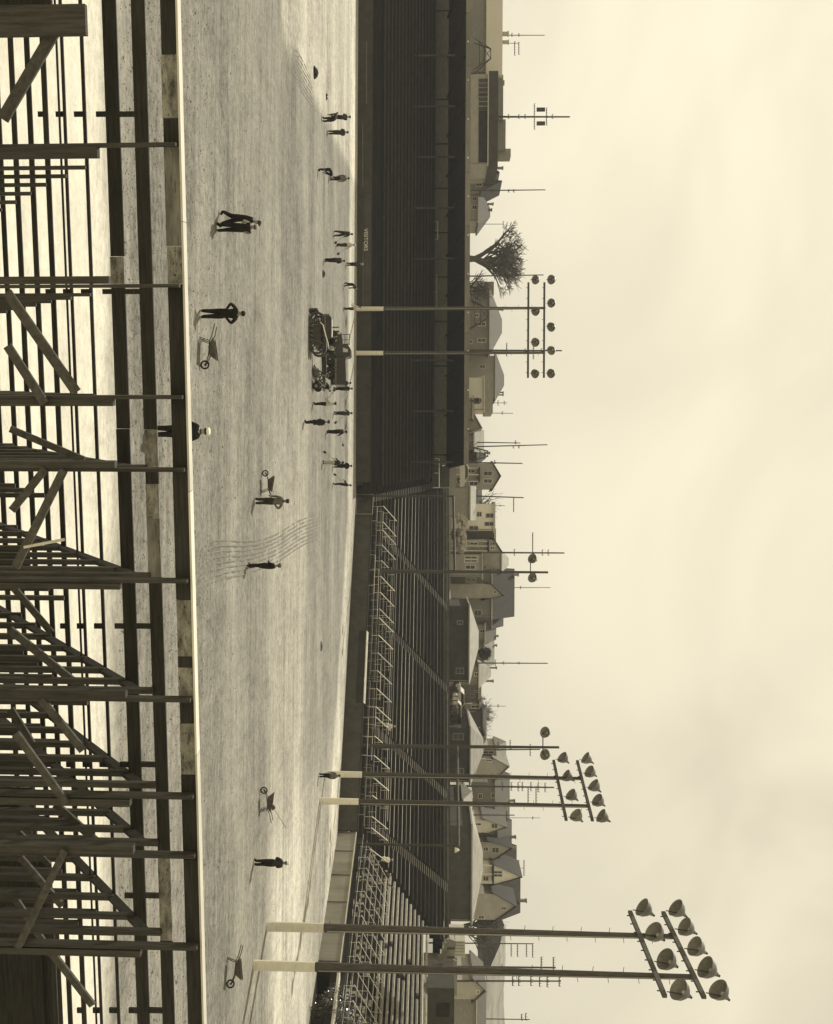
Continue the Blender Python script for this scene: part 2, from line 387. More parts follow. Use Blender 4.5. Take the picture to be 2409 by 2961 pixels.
# back parapet
b = MB(); q0 = S1(sL(DMAX), DMAX); q1 = S1(sR(DMAX), DMAX); b.obox((q0 + q1) / 2 + V((0, 0, -.1)), (q1 - q0) / 2, n1 * .1, V((0, 0, .35))); b.build('back_wall', wall_dark, GS)
aisles = [s_at(1549, 2.2), s_at(1794, 2.2), s_at(2113, 2.2), s_at(2393, 2.2)]
def profile_bar(b, S, s0, s1, d, dz, wv, nv):          # bench plank with an eased front edge
    prof = [(0, .010), (0, .022), (.028, .045), (.27, .045), (.27, .015), (.05, .008)]
    A = [S(s0, d) + nv * x + V((0, 0, dz + z - SL * 0)) for x, z in prof]
    b.prism(A, wv * (s1 - s0))
for i in range(5, NR):
    d = i * RUN + .25; cuts = [sL(d) + 1.6] + sum([[a - .62, a + .62] for a in aisles], []) + [sR(d) - .2]
    for k in range(0, len(cuts), 2):
        if cuts[k + 1] - cuts[k] < 1: continue
        b = MB(); profile_bar(b, S1, cuts[k], cuts[k + 1], d, .43 - SL * .25, w1, n1)
        n = int((cuts[k + 1] - cuts[k]) / 2.2) + 1
        for j in range(0):
            s = cuts[k] + .15 + (cuts[k + 1] - cuts[k] - .3) * j / n
            b.obox(S1(s, d) + n1 * .16 + V((0, 0, .18 - SL * .25)), w1 * .04, n1 * .1, V((0, 0, .18)))
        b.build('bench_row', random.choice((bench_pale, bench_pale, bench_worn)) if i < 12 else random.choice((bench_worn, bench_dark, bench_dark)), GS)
for a in aisles + ['L']:
    b = MB()
    for i in range(4 if a != 'L' else 0, 2 * NR):
        d = i * RUN / 2; s = (sL(d) + .8) if a == 'L' else a
        p = S1(s, d) + V((0, 0, .03))
        b.prism([p - w1 * .5 + V((0, 0, .12)), p - w1 * .5 + n1 * .03 + V((0, 0, .16)), p - w1 * .5 + n1 * .10 + V((0, 0, .16)), p - w1 * .5 + n1 * .10 + V((0, 0, .11))], w1 * 1.0)
    b.build('aisle_steps', concrete, GS, kind='stuff')
b = MB(); sa, sb = s_at(1826, 0.0), s_at(2034, 0.0); b.prism([S1(sa, -.2, .04), S1(sa, -.2, .09), S1(sa, .15, .09), S1(sa, .15, .04)], w1 * (sb - sa)); b.build('dugout_edge', concrete_pale, GS)
b = MB(); b.prism([S1(sa, -.16, -.75), S1(sa, -.16, -.06), S1(sa, -.14, -.06), S1(sa, -.14, -.75)], w1 * (sb - sa)); b.build('dark_opening', roof_tar, GS)  # flat dark sheet standing in for the dugout opening
# box section rails
us = [1463, 1508, 1532, 1575, 1620, 1666, 1712, 1760, 1786, 1836, 1887, 1938, 1990, 2043, 2072, 2128, 2184, 2248, 2300, 2360, 2393, 2455]
for u in us:
    s = s_at(u, 0.9); b = MB(); b.tube(S1(s, .9, .75), S1(s, 3.7 if u not in (1620, 2128, 2300) else 2.3, .78), .045, n=6)
    for dd_ in (1.0, 2.2, 3.6): b.tube(S1(s, dd_, 0), S1(s, dd_, .74), .02, n=5)
    b.build('box_rail', white_paint, GS)
for d in (0.05, .55, .95, 1.6, 2.3, 3.0, 3.7):
    s = 3.0
    while s < L1 - 1:
        e = min(s + random.uniform(2, 7), L1 - .5); b = MB(); b.tube(S1(s, d, .72 if d > .5 else .55), S1(e, d, .72 if d > .5 else .55), .024, n=5)
        q = s
        while q < e: b.tube(S1(q, d, -.1), S1(q, d, .7 if d > .5 else .53), .016, n=4); q += 2.1
        b.build('pipe_rail', steel_grey if random.random() < .8 else dull_white, GS); s = e + random.choice((0.02, .02, .8))
# gate in the wall corner
gate = thing('pipe_gate', W0 + w1 * 2.5, 'small pipe framed gate at the corner between the covered and open stands', 'gate')
b = MB(); gp = lambda s, z: W0 + w1 * s - n1 * .3 + V((0, 0, z))
for s in (1.5, 4.4): b.tube(gp(s, 0), gp(s, 1.95), .05, n=6)
for z in (.08, 1.95): b.tube(gp(1.5, z), gp(4.4, z), .05, n=6)
b.build('gate_frame', concrete, gate)
b = MB(); b.box(*(gp(2.3, .4) - V((.3, .02, .2))), *(gp(2.3, .4) + V((.3, .02, .2)))); b.build('gate_plate', wall_dark, gate)

GN = thing('near_wing_grandstand', K, 'nearer wing of the open grandstand with wide pale sunlit benches at the right', 'grandstand')
T2 = 36.0; NR2 = 17
b = MB()
for i in range(NR2):
    d0 = i * RUN; d1 = d0 + RUN; z = H0 - .1 + SL * d0
    a, c, e, f = S2(-.332 * d0, d0), S2(T2, d0), S2(T2, d1), S2(-.332 * d1, d1)
    b.add([V((a.x, a.y, z - SL * RUN - .3)), V((c.x, c.y, z - SL * RUN - .3)), V((c.x, c.y, z)), V((a.x, a.y, z)), V((e.x, e.y, z)), V((f.x, f.y, z))], [(0, 1, 2, 3), (3, 2, 4, 5)])
b.build('terrace', concrete_dark, GN)
b = MB(); b.obox(K + w2 * 11.3 + V((0, 0, .86)), w2 * 10.9, n2 * .12, V((0, 0, .86))); b.build('front_wall', concrete, GN)
for s in (0.6, 4.0, 8.2, 12.6, 17.0, 21.2):
    b = MB(); b.obox(K + w2 * s - n2 * .14 + V((0, 0, .86)), w2 * .05, n2 * .03, V((0, 0, .85))); b.build('wall_joint', wall_dark, GN)
b = MB(); b.obox(K + w2 * 11.3 + V((0, 0, 1.76)), w2 * 10.9, n2 * .17, V((0, 0, .04))); b.build('wall_coping', concrete_pale, GN)
# sunken dugout in the wall
b = MB(); q = K + w2 * 22.3
b.obox(q + n2 * 2.0 + w2 * 3.0 + V((0, 0, .8)), w2 * 3.0, n2 * .08, V((0, 0, .8)))
b.obox(q + n2 * 1.0 + w2 * 0 + V((0, 0, .8)), w2 * .08, n2 * 1.0, V((0, 0, .8)))
b.obox(q + n2 * 1.0 + w2 * 12 + V((0, 0, .8)), w2 * 6.0, n2 * .12, V((0, 0, .8)))
b.build('dugout_wall', roof_tar, GN)
b = MB(); b.obox(q + w2 * 9 + n2 * .95 + V((0, 0, 1.72)), w2 * 9.2, n2 * 1.15, V((0, 0, .09))); b.build('dugout_roof', concrete_pale, GN)
for i in range(6, NR2):
    d = i * RUN + .2; s = -.332 * d + .35; x0 = s
    while s < T2 - .5:
        e = min(s + random.uniform(9, 13), T2); b = MB()
        prof = [(0, -.16), (0, .015), (.03, .045), (.3, .045), (.3, 0), (.06, -.16)]
        b.prism([S2(s, d) + n2 * x + V((0, 0, .40 + z - SL * .2)) for x, z in prof], w2 * (e - s))
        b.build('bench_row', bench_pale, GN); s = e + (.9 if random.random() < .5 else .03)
for s in [1.5 + 1.95 * k for k in range(17)]:
    b = MB(); b.tube(S2(s, .7, .8), S2(s, 4.6, .8), .028, n=5)
    for dd_ in (.8, 2.6, 4.5): b.tube(S2(s, dd_, 0), S2(s, dd_, .8), .018, n=4)
    b.build('box_rail', dull_white, GN)
for d in (.05, .7, 1.4, 2.1, 2.8, 3.5, 4.6):
    s = 0.5
    while s < T2 - 1:
        e = min(s + random.uniform(1.5, 6), T2); b = MB(); b.tube(S2(s, d, .62), S2(e, d, .62), .022, n=5); b.build('pipe_rail', steel_grey, GN); s = e + .1
# folding chairs left in the boxes
ch = thing('folding_chair', (0, 0, 0), 'small folding chair left standing among the box rails of the near wing', 'chair', 'folding chairs in the near wing boxes')
bx('seat', bench_pale, ch, -.19, -.19, .42, .19, .19, .45); bx('backrest', bench_pale, ch, -.19, .17, .6, .19, .2, .82)
for x in (-.18, .18):
    b = MB(); b.beam((x, -.2, 0), (x, .2, .84), .02, .03); b.build('leg', steel_dark, ch)
    b = MB(); b.beam((x * .9, .2, 0), (x * .9, -.15, .44), .02, .03); b.build('leg', steel_dark, ch)
first = True
for k in range(90):
    s = random.uniform(1, 33); d = random.choice((.35, 1.05, 1.75, 2.45, 3.15, 3.9)); p = S2(s, d); p.z = H0 - .1 + SL * RUN * math.floor(d / RUN)
    c = ch if first else copy_tree(ch); first = False
    c.location = p; c.rotation_euler = (0, 0, math.atan2(n2.y, n2.x) - math.pi / 2 + random.uniform(-.5, .5))

# pale stair tower and sheds behind the near wing
st = thing('stair_tower', P(2800, 1250, 103), 'pale concrete stair ramp rising behind the near wing benches', 'stairs')
saw = []
for k in range(9):
    uu_ = 2716 + k * 16.5; vv_ = 1302 - k * 8.6; saw += [(uu_, vv_), (uu_ + 2, vv_ - 8.6)]
out_ = [(2868, 1228), (2892, 1250), (2778, 1312), (2722, 1320)]
b = MB(); b.prism([P(u, v, 108) for u, v in saw + out_], (.2, 1.2, 0)); b.build('ramp_wall', concrete, st)
for (ua, va, ub, vb, w_) in ((2892, 1252, 2776, 1316, .3), (2850, 1237, 2745, 1300, .12)):
    b = MB(); b.beam(P(ua, va, 107.8), P(ub, vb, 107.8), .15, w_); b.build('stringer', wall_dim, st)
for k in range(5):
    q0 = P(2735 + k * 26, 1312 - k * 13, 107.9); b = MB(); b.beam(q0, P(2722 + k * 26, 1296 - k * 13, 107.9), .05, .06); b.build('panel_joint', wall_dim, st)
for (u, va, vb) in ((2742, 1293, 1315), (2768, 1293, 1315), (2828, 1262, 1285), (2860, 1246, 1268)):
    b = MB(); b.tube(P(u, va, 106), P(u, vb, 106), .1, n=6); b.build('newel_post', steel_dark, st)
def block(name, label, cat, u0, u1, v1, Y, dep, m, v0=None, parts=(), roof=None):
    a = P(u0, v1, Y); c = P(u1, v1, Y); zb = P(u0, v0, Y).z if v0 else 0
    t = thing(name, ((a.x + c.x) / 2, Y + dep / 2, zb), label, cat)
    bx('wall', m, t, a.x, Y, zb, c.x, Y + dep, a.z)
    if roof: bx('roof', roof, t, a.x - .15, Y - .15, a.z + .003, c.x + .15, Y + dep + .15, a.z + .28)
    for (k, ua, ub, va, vb, pm) in parts:
        p = P(ua, va, Y); q = P(ub, vb, Y)
        w_ = bx(k, pm, t, p.x, Y - .06, p.z, q.x, Y + .02, q.z)
    return t
block('storage_shed', 'low dark shed with open front at the far right behind the benches', 'shed', 2858, 3010, 1314, 100, 6, wall_dark, 1236, (('door', 2900, 2940, 1262, 1300, roof_tar),))
block('pale_shed', 'pale ribbed shed wall beside the stair ramp', 'shed', 2722, 2768, 1345, 122, 5, concrete_pale, 1300, tuple(('panel', 2724 + 9 * k, 2726 + 9 * k, 1312, 1343, concrete) for k in range(5)))
block('low_outbuilding', 'low pale outbuilding under the house roofs at the right', 'shed', 2770, 2880, 1322, 125, 6, concrete, 1280, (('door', 2800, 2812, 1285, 1312, wall_dark),))

# ---------------------------------------------------------------- covered grandstand on the left
CG = thing('covered_grandstand', (-40, 144.5, 0), 'long dark roofed grandstand across the far left side of the field', 'grandstand')
XL = -78; H1 = 1.75; NRC = 18; RC = .92; SC = (8.7 - H1) / (NRC * RC)
def xr(y): return -2.3 - 2.6 * (y - 146) / 24
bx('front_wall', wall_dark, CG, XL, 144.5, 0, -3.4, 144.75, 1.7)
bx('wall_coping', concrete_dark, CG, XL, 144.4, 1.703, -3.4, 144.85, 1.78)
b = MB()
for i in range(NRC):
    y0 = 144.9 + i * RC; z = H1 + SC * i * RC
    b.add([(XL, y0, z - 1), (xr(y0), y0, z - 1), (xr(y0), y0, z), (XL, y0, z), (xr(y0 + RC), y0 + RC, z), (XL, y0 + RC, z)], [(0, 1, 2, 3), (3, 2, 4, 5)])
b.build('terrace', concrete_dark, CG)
for i in range(2, NRC):
    y0 = 145.2 + i * RC; z = H1 + SC * i * RC; x = XL
    while x < xr(y0) - 2:
        e = min(x + 12.6, xr(y0) - .6); b = MB(); b.prism([(x + .02, y0 + a_, z + .42 + c_) for a_, c_ in ((0, -.04), (0, .02), (.03, .05), (.26, .05), (.26, 0))], (e - x - .04, 0, 0))
        b.box(x + .02, y0 + .26, z + .46, e - .02, y0 + .3, z + .62)
        b.build('seat_row', bench_dark, CG); x = e
YB = 144.9 + NRC * RC
bx('concourse', concrete_dark, CG, XL, YB, 7.5, -6, YB + 4, 8.7)
bx('back_wall', wall_dim, CG, XL, YB + 3.6, 8.703, -6.2, YB + 3.9, 11.2)
for k in range(11):
    u = 30 + k * 128.5; p = P(u, 1290, YB + 3.5)
    bx('wall_batten', wall_dark, CG, p.x - .08, YB + 3.5, 8.71, p.x + .08, YB + 3.597, 10.9)
for (ua, ub, v) in ((238, 312, 1255), (640, 692, 1266), (795, 893, 1263), (1326, 1410, 1270)):
    b = MB(); b.tube(P(ua, v, YB + .4), P(ub, v, YB + .4), .05, n=6)
    for u in (ua, (ua + ub) / 2, ub): b.tube(P(u, v - 14, YB + .4), P(u, v, YB + .4), .035, n=5)
    b.build('concourse_rail', dull_white, CG)
for k in range(9):
    p = P(160 + 147 * k, 1290, 156); b = MB(); b.box(p.x - .11, 155.9, 5.5, p.x + .11, 156.1, 11.3); b.build('roof_column', wall_dark, CG)
for (ua, ub, va) in ((355, 540, 1049), (120, 300, 1060), (700, 900, 1050)):
    b = MB(); b.tube(P(ua, va, 144.3), P(ub, va, 144.3), .03, n=5); b.build('front_rail', concrete, CG)
# roof: slopes up towards the field, dark boards beneath
zr = P(700, 1292, YB + 4.2).z; zf = P(700, 1345, 150).z
roofpts = [(XL, 150, zf), (XL, YB + 4.4, zr), (XL, YB + 4.4, zr + .3), (XL, 150, zf + .3)]
xe = P(1343, 1340, 150).x
b = MB(); b.prism(roofpts, (xe - XL, 0, 0)); b.build('roof', roof_tar, CG)
zt = P(700, 1359, 149.9).z
x = XL
while x < xe - .1:
    e = min(x + 6.3, xe); bx('fascia_board', fascia_m, CG, x + .02, 149.7, zf - .02, e - .02, 149.99, zt); x = e
for k in range(12):
    p = P(120 + 112 * k, 1351, 149.6); b = MB(); b.lathe(p, (0, 0, 1), [(0, .02), (.05, .09), (.18, .12), (.2, 0)], 8); b.build('roof_lamp', dull_white, CG)
for k in range(14):
    x = XL + 3 + k * 5.2
    if x < xe - .5:
        b = MB(); b.beam((x, 150.1, zf - .12), (x, YB + 4.2, zr - .12), .15, .22); b.build('rafter', roof_tar, CG)
bx('end_wall', wall_dim, CG, P(1348, 1300, YB + 2).x, YB + 2, 8.7, P(1412, 1300, YB + 2).x, YB + 2.3, P(1380, 1318, YB + 2).z)
bx('end_screen', wall_dark, CG, P(1348, 1300, YB + 1.8).x, YB + 1.8, 8.7, P(1408, 1300, YB + 1.8).x, YB + 1.95, P(1380, 1300, YB + 1.8).z)
# dugout lettering
tcu = bpy.data.curves.new('lettering', 'FONT'); tcu.body = 'VISITORS'; tcu.size = 0.62; tcu.extrude = 0.01; tcu.space_character = 1.02
txt = bpy.data.objects.new('lettering', tcu); C.objects.link(txt); txt.parent = CG
pz = P(660, 1053, 144.3); txt.location = V((pz.x, 144.46, pz.z)) - OFF[CG.name]; txt.rotation_euler = (math.radians(90), 0, 0)
txt.data.materials.append(white_paint)
bx('dugout_fascia', wall_dark, CG, P(560, 1040, 144.4).x, 144.47, .85, P(900, 1040, 144.4).x, 144.497, 1.62)

# ---------------------------------------------------------------- floodlight towers
def floodlight(par, p, aim, size=1.0, foot=None):
    aim = V(aim).normalized(); b = MB()
    b.lathe(p - aim * .30 * size, aim, [(-.18, .03), (-.17, .10), (-.05, .13), (0, .17), (.12, .30), (.34, .47), (.62, .55), (.63, .565), (.625, .545)], 18)
    b.v = [tuple(V(p) + (V(x) - V(p)) * size) for x in b.v]
    o = b.build('floodlight', reflector, par, smooth=True)
    b = MB(); b.lathe(p - aim * .30 * size, aim, [(.625, .548), (.60, .535), (.33, .44), (.12, .27), (.02, .12), (.02, 0)], 18)
    b.v = [tuple(V(p) + (V(x) - V(p)) * size) for x in b.v]; b.build('enamel_dish', enamel, o, smooth=True)
    g = MB(); g.lathe(p - aim * .3 * size, aim, [(.05 * size, 0), (.07 * size, .12 * size), (.2 * size, .14 * size), (.32 * size, .09 * size), (.36 * size, 0)], 10); g.build('bulb', lamp_glass, o, smooth=True)
    br = MB(); q = foot if foot is not None else p + V((0, 0, -.7 * size)); br.tube(p - aim * .35 * size, q, .03, n=5); br.tube(p - aim * .40 * size, p - aim * .60 * size, .07 * size, n=6); br.build('bracket', steel_dark, o)
def pole(par, base, top, r0=.25, r1=.15, white=3.1):
    base = V(base); top = V(top); d = (top - base); t = white / d.length; rm = r0 + (r1 - r0) * t
    if white:
        b = MB(); b.tube(base, base + d * t, r0 + .012, rm + .012, 14); b.build('painted_base', dull_white, par, smooth=False)
        b = MB(); b.tube(base + d * t, top, rm, r1, 14); b.build('pole', pole_wood, par, smooth=False)
    else:
        b = MB(); b.tube(base, top, r0, r1, 10); b.build('pole', pole_wood, par, smooth=False)
def fittings(par, base, topz):
    b = MB(); z = 3.4; k = 0
    while z < topz - .6:
        sx = 1 if k % 2 else -1; b.tube(base + V((sx * .16, 0, z)), base + V((sx * .40, 0, z + .03)), .018, n=4); z += .75; k += 1
    b.build('step_pegs', steel_dark, par, kind='stuff')
    b = MB(); b.tube(base + V((.10, -.27, 3.3)), base + V((.04, -.17, topz - .3)), .03, n=5); b.build('conduit', steel_grey, par)
def arm(par, p, q, w=.16, h=.22):
    b = MB(); b.beam(p, q, w, h); b.build('crossarm', pole_wood, par)
    b = MB(); p = V(p); q = V(q)
    for k in range(9):
        x = p + (q - p) * ((k + .5) / 9); b.tube(x + V((0, 0, -.1)), x + V((0, 0, -.26)), .035, n=5)
    b.build('insulators', steel_dark, par, kind='stuff')
# tower A/B near right
def two_pole_tower(name, label, ga, gb, topz, arms, lamps, aim, white=3.1, r0=.26):
    t = thing(name, (ga + gb) / 2, label, 'light tower', 'twin pole floodlight towers')
    for g, lean in ((ga, 0), (gb, 0)):
        pole(t, g, V((g.x, g.y, topz)), r0, .14, white); fittings(t, g, topz)
    for (p, q) in arms: arm(t, p, q)
    for (p, s) in lamps: floodlight(t, p, V(aim) + V((random.uniform(-.12, .12), random.uniform(-.12, .12), random.uniform(-.1, .1))), s * .97, p + V((0, 0, -.75)))
    return t
gB = G(2791, 734); gA = G(2679, 772); axis = (gB - gA).normalized()
def arm_tower(name, label, gA, gB, z1, z2, half, aim, ax=None, off1=0, off2=0):
    axis = ax or (gB - gA).normalized(); mid = (gA + gB) / 2; arms = []; lamps = []
    sidev = V((axis.y, -axis.x, 0)) * .24
    for z, n in ((z1, 4), (z2, 5)):
        p = mid - axis * half + V((0, 0, z)) + sidev; q = mid + axis * half + V((0, 0, z)) + sidev; arms.append((p, q))
        for k in range(n):
            f = (k + .0) / (n - 1); x = p + (q - p) * f * .98 - axis * .3
            lamps.append((V((x.x, x.y, z + .95)), 1.0 + random.uniform(-.05, .05)))
    return two_pole_tower(name, label, gA, gB, z2 + .15, arms, lamps, aim)
mAB = (gA + gB) / 2
zl = P(2735, 1868, mAB.y).z; zu = P(2765, 1972, mAB.y).z
arm_tower('floodlight_tower', 'nearest twin pole floodlight tower with white painted bases, at the right', gA, gB, zl, zu, 5.3, (-.62, -.25, -.75))
gC = G(2238, 940); gD = G(2316, 925)
mCD = (gC + gD) / 2; arm_tower('floodlight_tower', 'middle twin pole floodlight tower in front of the open grandstand', gC, gD, P(2290, 1618, mCD.y).z, P(2290, 1690, mCD.y).z, 5.3, (-.62, -.25, -.75))
gP = V((P(893, 1030, 144).x, 144.0, 0)); gQ = V((P(1021, 1030, 144).x, 144.0, 0))
arm_tower('floodlight_tower', 'farthest twin pole floodlight tower standing against the covered grandstand', gP, gQ, P(957, 1527, 144).z, P(957, 1573, 144).z, 5.4, (.25, -.75, -.62))
def single_light(label, u, Y, vtop, va, ul, ur, ubase=None):
    p = P(u, 1090, Y); tp = P(u + 3, vtop, Y); b0 = V((p.x, Y, 1.5))
    t = thing('light_pole', b0, label, 'light pole', 'single floodlight poles in the open stand'); pole(t, b0, tp, .24, .12, 0)
    a = P(ul, va, Y); c = P(ur, va, Y); b = MB(); b.beam(a, c, .1, .1); b.build('crossarm', pole_wood, t)
    for q in (a, c): floodlight(t, q + V((0, -.2, .35)), (-.3, -.7, -.6), 1.0, q)
single_light('slim floodlight pole with two lamps rising from the left part of the open stand', 1652, 140.5, 1585, 1534, 1617, 1672)
single_light('slim floodlight pole with two lamps rising from the middle of the open stand', 2158, 126.5, 1617, 1570, 2118, 2182)
def screen(label, ua, Ya, ub, Yb, v, post_u, post_Y, vb, lamp=None):
    a = P(ua, v, Ya); c = P(ub, v + 4, Yb); t = thing('backstop_frame', V((a.x, a.y, 2)), label, 'screen frame')
    b = MB(); b.tube(a, c, .13, n=8); b.build('top_rail', steel_dark, t)
    pu = P(post_u, v, post_Y); b = MB(); b.tube(V((pu.x, post_Y, 1.8)), pu, .12, n=8); b.build('post', steel_dark, t)
    for k in range(1, 4):
        x = a + (c - a) * (k / 4); b = MB(); b.tube(x, x + V((0, 0, -2.1)) + n1 * 1.5, .03, n=5); b.build('stay', steel_dark, t)
    if lamp:
        q = P(*lamp); b = MB(); b.lathe(q, (0, 0, -1), [(-.1, .03), (0, .12), (.35, .3), (.36, .05)], 10); b.build('lamp_shade', dull_white, t, smooth=True)
screen('dark pipe backstop frame between the corner gate and the left light pole', 1435, 145, 1650, 139.5, 1311, 1435, 145, 1085)
screen('dark pipe backstop frame with a hanging lamp at its right end', 2160, 126, 2446, 118, 1322, 2446, 118, 1040, (2458, 1326, 118))

# ---------------------------------------------------------------- houses beyond
def house(label, u0, u1, ve, vr, Y, style='side', wm=None, rm=None, wins=(), chim=(), dep=9, name='house', yaw=0, vb=None, ur=None, cat='house', porch=None):
    wm = wm or wall_mid; rm = rm or shingle
    a = P(u0, ve, Y); c = P(u1, ve, Y); ze = (a.z + c.z) / 2; zr = P((u0 + u1) / 2, vr, Y + (dep / 2 if style in ('side', 'hip') else 0)).z
    zb = P(u0, vb, Y).z if vb else 8.0
    x0, x1 = a.x, c.x; xm = P(ur, ve, Y).x if ur else (x0 + x1) / 2
    t = thing(name, ((x0 + x1) / 2, Y + dep / 2, zb), label, cat)
    e = .35
    if style == 'front':
        b = MB(); b.prism([(x0, Y, zb), (x1, Y, zb), (x1, Y, ze), (xm, Y, zr - .12), (x0, Y, ze)], (0, dep, 0)); b.build('wall', wm, t)
        b = MB()
        for (xa, za, sgn) in ((x0, ze, -1), (x1, ze, 1)):
            dx = (xa - xm); k = 1 + e / max(abs(dx), .1); ex = xm + dx * k; ez = zr + (za - zr) * k
            b.prism([(xm, Y - e, zr), (ex, Y - e, ez), (ex, Y - e, ez + .18), (xm, Y - e, zr + .18)], (0, dep + 2 * e, 0))
        b.build('roof', rm, t)
    else:
        b = MB(); b.prism([(x0, Y, zb), (x0, Y + dep, zb), (x0, Y + dep, ze), (x0, Y + dep / 2, zr - .15 if style == 'side' else ze), (x0, Y, ze)], (x1 - x0, 0, 0)); b.build('wall', wm, t)
        b = MB(); hx = (dep / 2 if style == 'hip' else 0); hx = min(hx, (x1 - x0) * .42)
        A = [V((x0 - e, Y - e, ze)), V((x1 + e, Y - e, ze)), V((x1 + e, Y + dep + e, ze)), V((x0 - e, Y + dep + e, ze))]
        if style == 'flat':
            b.box(x0 - e, Y - e, ze, x1 + e, Y + dep + e, zr if zr > ze else ze + .4)
        else:
            R1 = V((x0 - e + hx, Y + dep / 2, zr)); R2 = V((x1 + e - hx, Y + dep / 2, zr)); dn = V((0, 0, -.2))
            pts = A + [R1, R2] + [p + dn for p in A]
            b.add(pts, [(0, 1, 5, 4), (2, 3, 4, 5), (0, 4, 3), (1, 2, 5), (0, 6, 7, 1), (1, 7, 8, 2), (2, 8, 9, 3), (3, 9, 6, 0), (9, 8, 7, 6)])
        b.build('roof', rm, t)
    if style != 'front':
        g_ = MB(); g_.box(x0 - e, Y - e - .14, ze - .16, x1 + e, Y - e - .003, ze - .02); g_.build('gutter', trim if wm is not wall_dark else wall_dim, t)
        g_ = MB(); g_.tube((x1 - .2, Y - .1, zb), (x1 - .2, Y - .1, ze - .2), .07, n=5); g_.build('downpipe', wall_dim, t)
    for w in wins:
        u, v, wu, wv = w[:4]
        p = P(u - wu / 2, v - wv / 2, Y); q = P(u + wu / 2, v + wv / 2, Y)
        f = MB(); tk = .1
        f.box(p.x - tk, Y - .07, p.z - tk, q.x + tk, Y + .02, p.z); f.box(p.x - tk, Y - .07, q.z, q.x + tk, Y + .02, q.z + tk)
        f.box(p.x - tk, Y - .07, p.z, p.x, Y + .02, q.z); f.box(q.x, Y - .07, p.z, q.x + tk, Y + .02, q.z)
        f.box(p.x, Y - .045, (p.z + q.z) / 2 - .03, q.x, Y - .005, (p.z + q.z) / 2 + .03)
        fo = f.build('window', trim if len(w) < 5 else w[4], t)
        bx('pane', glass, fo, p.x, Y - .03, p.z, q.x, Y - .01, q.z)
    for (u, vt, wu) in chim:
        vt = min(vt, vr + 15)
        p = P(u - wu / 2, vt, Y + dep / 2); q = P(u + wu / 2, vt, Y + dep / 2)
        ch_ = MB(); ch_.box(p.x, Y + dep / 2 - .35, ze, q.x, Y + dep / 2 + .35, p.z); ch_.box(p.x - .08, Y + dep / 2 - .43, p.z, q.x + .08, Y + dep / 2 + .43, p.z + .2); ch_.build('chimney', wall_dim, t)
    if porch:
        ua, ub, v = porch; p = P(ua, v, Y - 2); q = P(ub, v, Y - 2); bx('porch_roof', rm, t, p.x, Y - 2, p.z, q.x, Y - .01, p.z + .25)
        for u in (ua + 3, (ua + ub) / 2, ub - 3): r = P(u, v, Y - 1.9); bx('porch_post', trim, t, r.x - .08, Y - 1.95, zb, r.x + .08, Y - 1.8, p.z)
    return t
H = house
H('broad factory block with a whitewashed upper wall at the far left', -40, 213, 1408, 1453, 200, 'flat', wall_dim, wall_pale, chim=((98, 1478, 9), (122, 1478, 7)), cat='building', name='factory_building')
LB = H('long flat roofed building with dark loading bays above the covered stand', 214, 475, 1413, 1440, 196, 'flat', wall_mid, wall_dark, chim=((240, 1455, 8),), cat='building', name='warehouse', dep=14)
for k in range(7):
    p = P(228 + k * 13.5, 1385, 195.9); q = P(237 + k * 13.5, 1411, 195.9); bx('bay_opening', wall_dark, LB, p.x, 195.85, p.z, q.x, 195.98, q.z)
p = P(320, 1385, 195.9); q = P(470, 1411, 195.9); bx('long_opening', roof_tar, LB, p.x, 195.85, p.z, q.x, 195.98, q.z)
p = P(216, 1440, 201); q = P(345, 1455, 201); bx('roof_storey', wall_dim, LB, p.x, 201, p.z, q.x, 206, q.z)
p = P(345, 1440, 202); q = P(432, 1462, 202); bx('roof_storey', wall_dim, LB, p.x, 202, p.z, q.x, 207, q.z)
p = P(430, 1440, 203); q = P(452, 1477, 203); bx('roof_storey', wall_dim, LB, p.x, 203, p.z, q.x, 206, q.z)
H('tall narrow house with a dark gable just right of the warehouse', 476, 522, 1412, 1442, 205, 'front', wall_mid, shingle, ((508, 1368, 7, 12), (508, 1396, 8, 18), (494, 1396, 8, 18)), chim=((486, 1452, 5),), ur=500)
H('house with steep spired gable right of the narrow house', 520, 549, 1400, 1449, 207, 'front', wall_dim, shingle, ((533, 1385, 9, 14),), ur=524)
H('hip roofed house standing alone left of the bare tree', 553, 640, 1384, 1418, 210, 'hip', wall_mid, shingle_mid, ((600, 1372, 10, 12), (575, 1372, 8, 10)), ((590, 1424, 4), (607, 1420, 4)))
H('low annex at the left edge of the big hip roofed house', 822, 846, 1400, 1428, 208, 'flat', wall_mid, wall_dim, ((832, 1372, 6, 14),), name='annex')
H('big two storey hip roofed house behind the far light tower', 843, 1012, 1417, 1452, 205, 'hip', wall_dim, shingle_mid, ((937, 1393, 9, 20), (984, 1393, 9, 22), (862, 1378, 12, 10), (912, 1378, 8, 10), (988, 1362, 9, 8)), ((893, 1452, 8),), dep=12)
H('wide plain hip roofed house right of the far utility pole', 1028, 1150, 1434, 1458, 212, 'hip', wall_dim, shingle_mid, ((1060, 1395, 8, 14), (1095, 1395, 8, 14)), ((1135, 1453, 3), (1142, 1453, 3)), dep=12)
H('long grey upper storey over a whitewashed ground floor', 1092, 1188, 1402, 1425, 200, 'flat', wall_pale, wall_dim, name='warehouse', cat='building', dep=7)
H('low dark roofed row house under the tall white wall', 1150, 1206, 1369, 1371, 195, 'flat', wall_dim, wall_dim)
H('low cottage with pale pitched roof by the twig bush', 1202, 1245, 1372, 1392, 200, 'front', wall_dim, roof_pale, ur=1238)
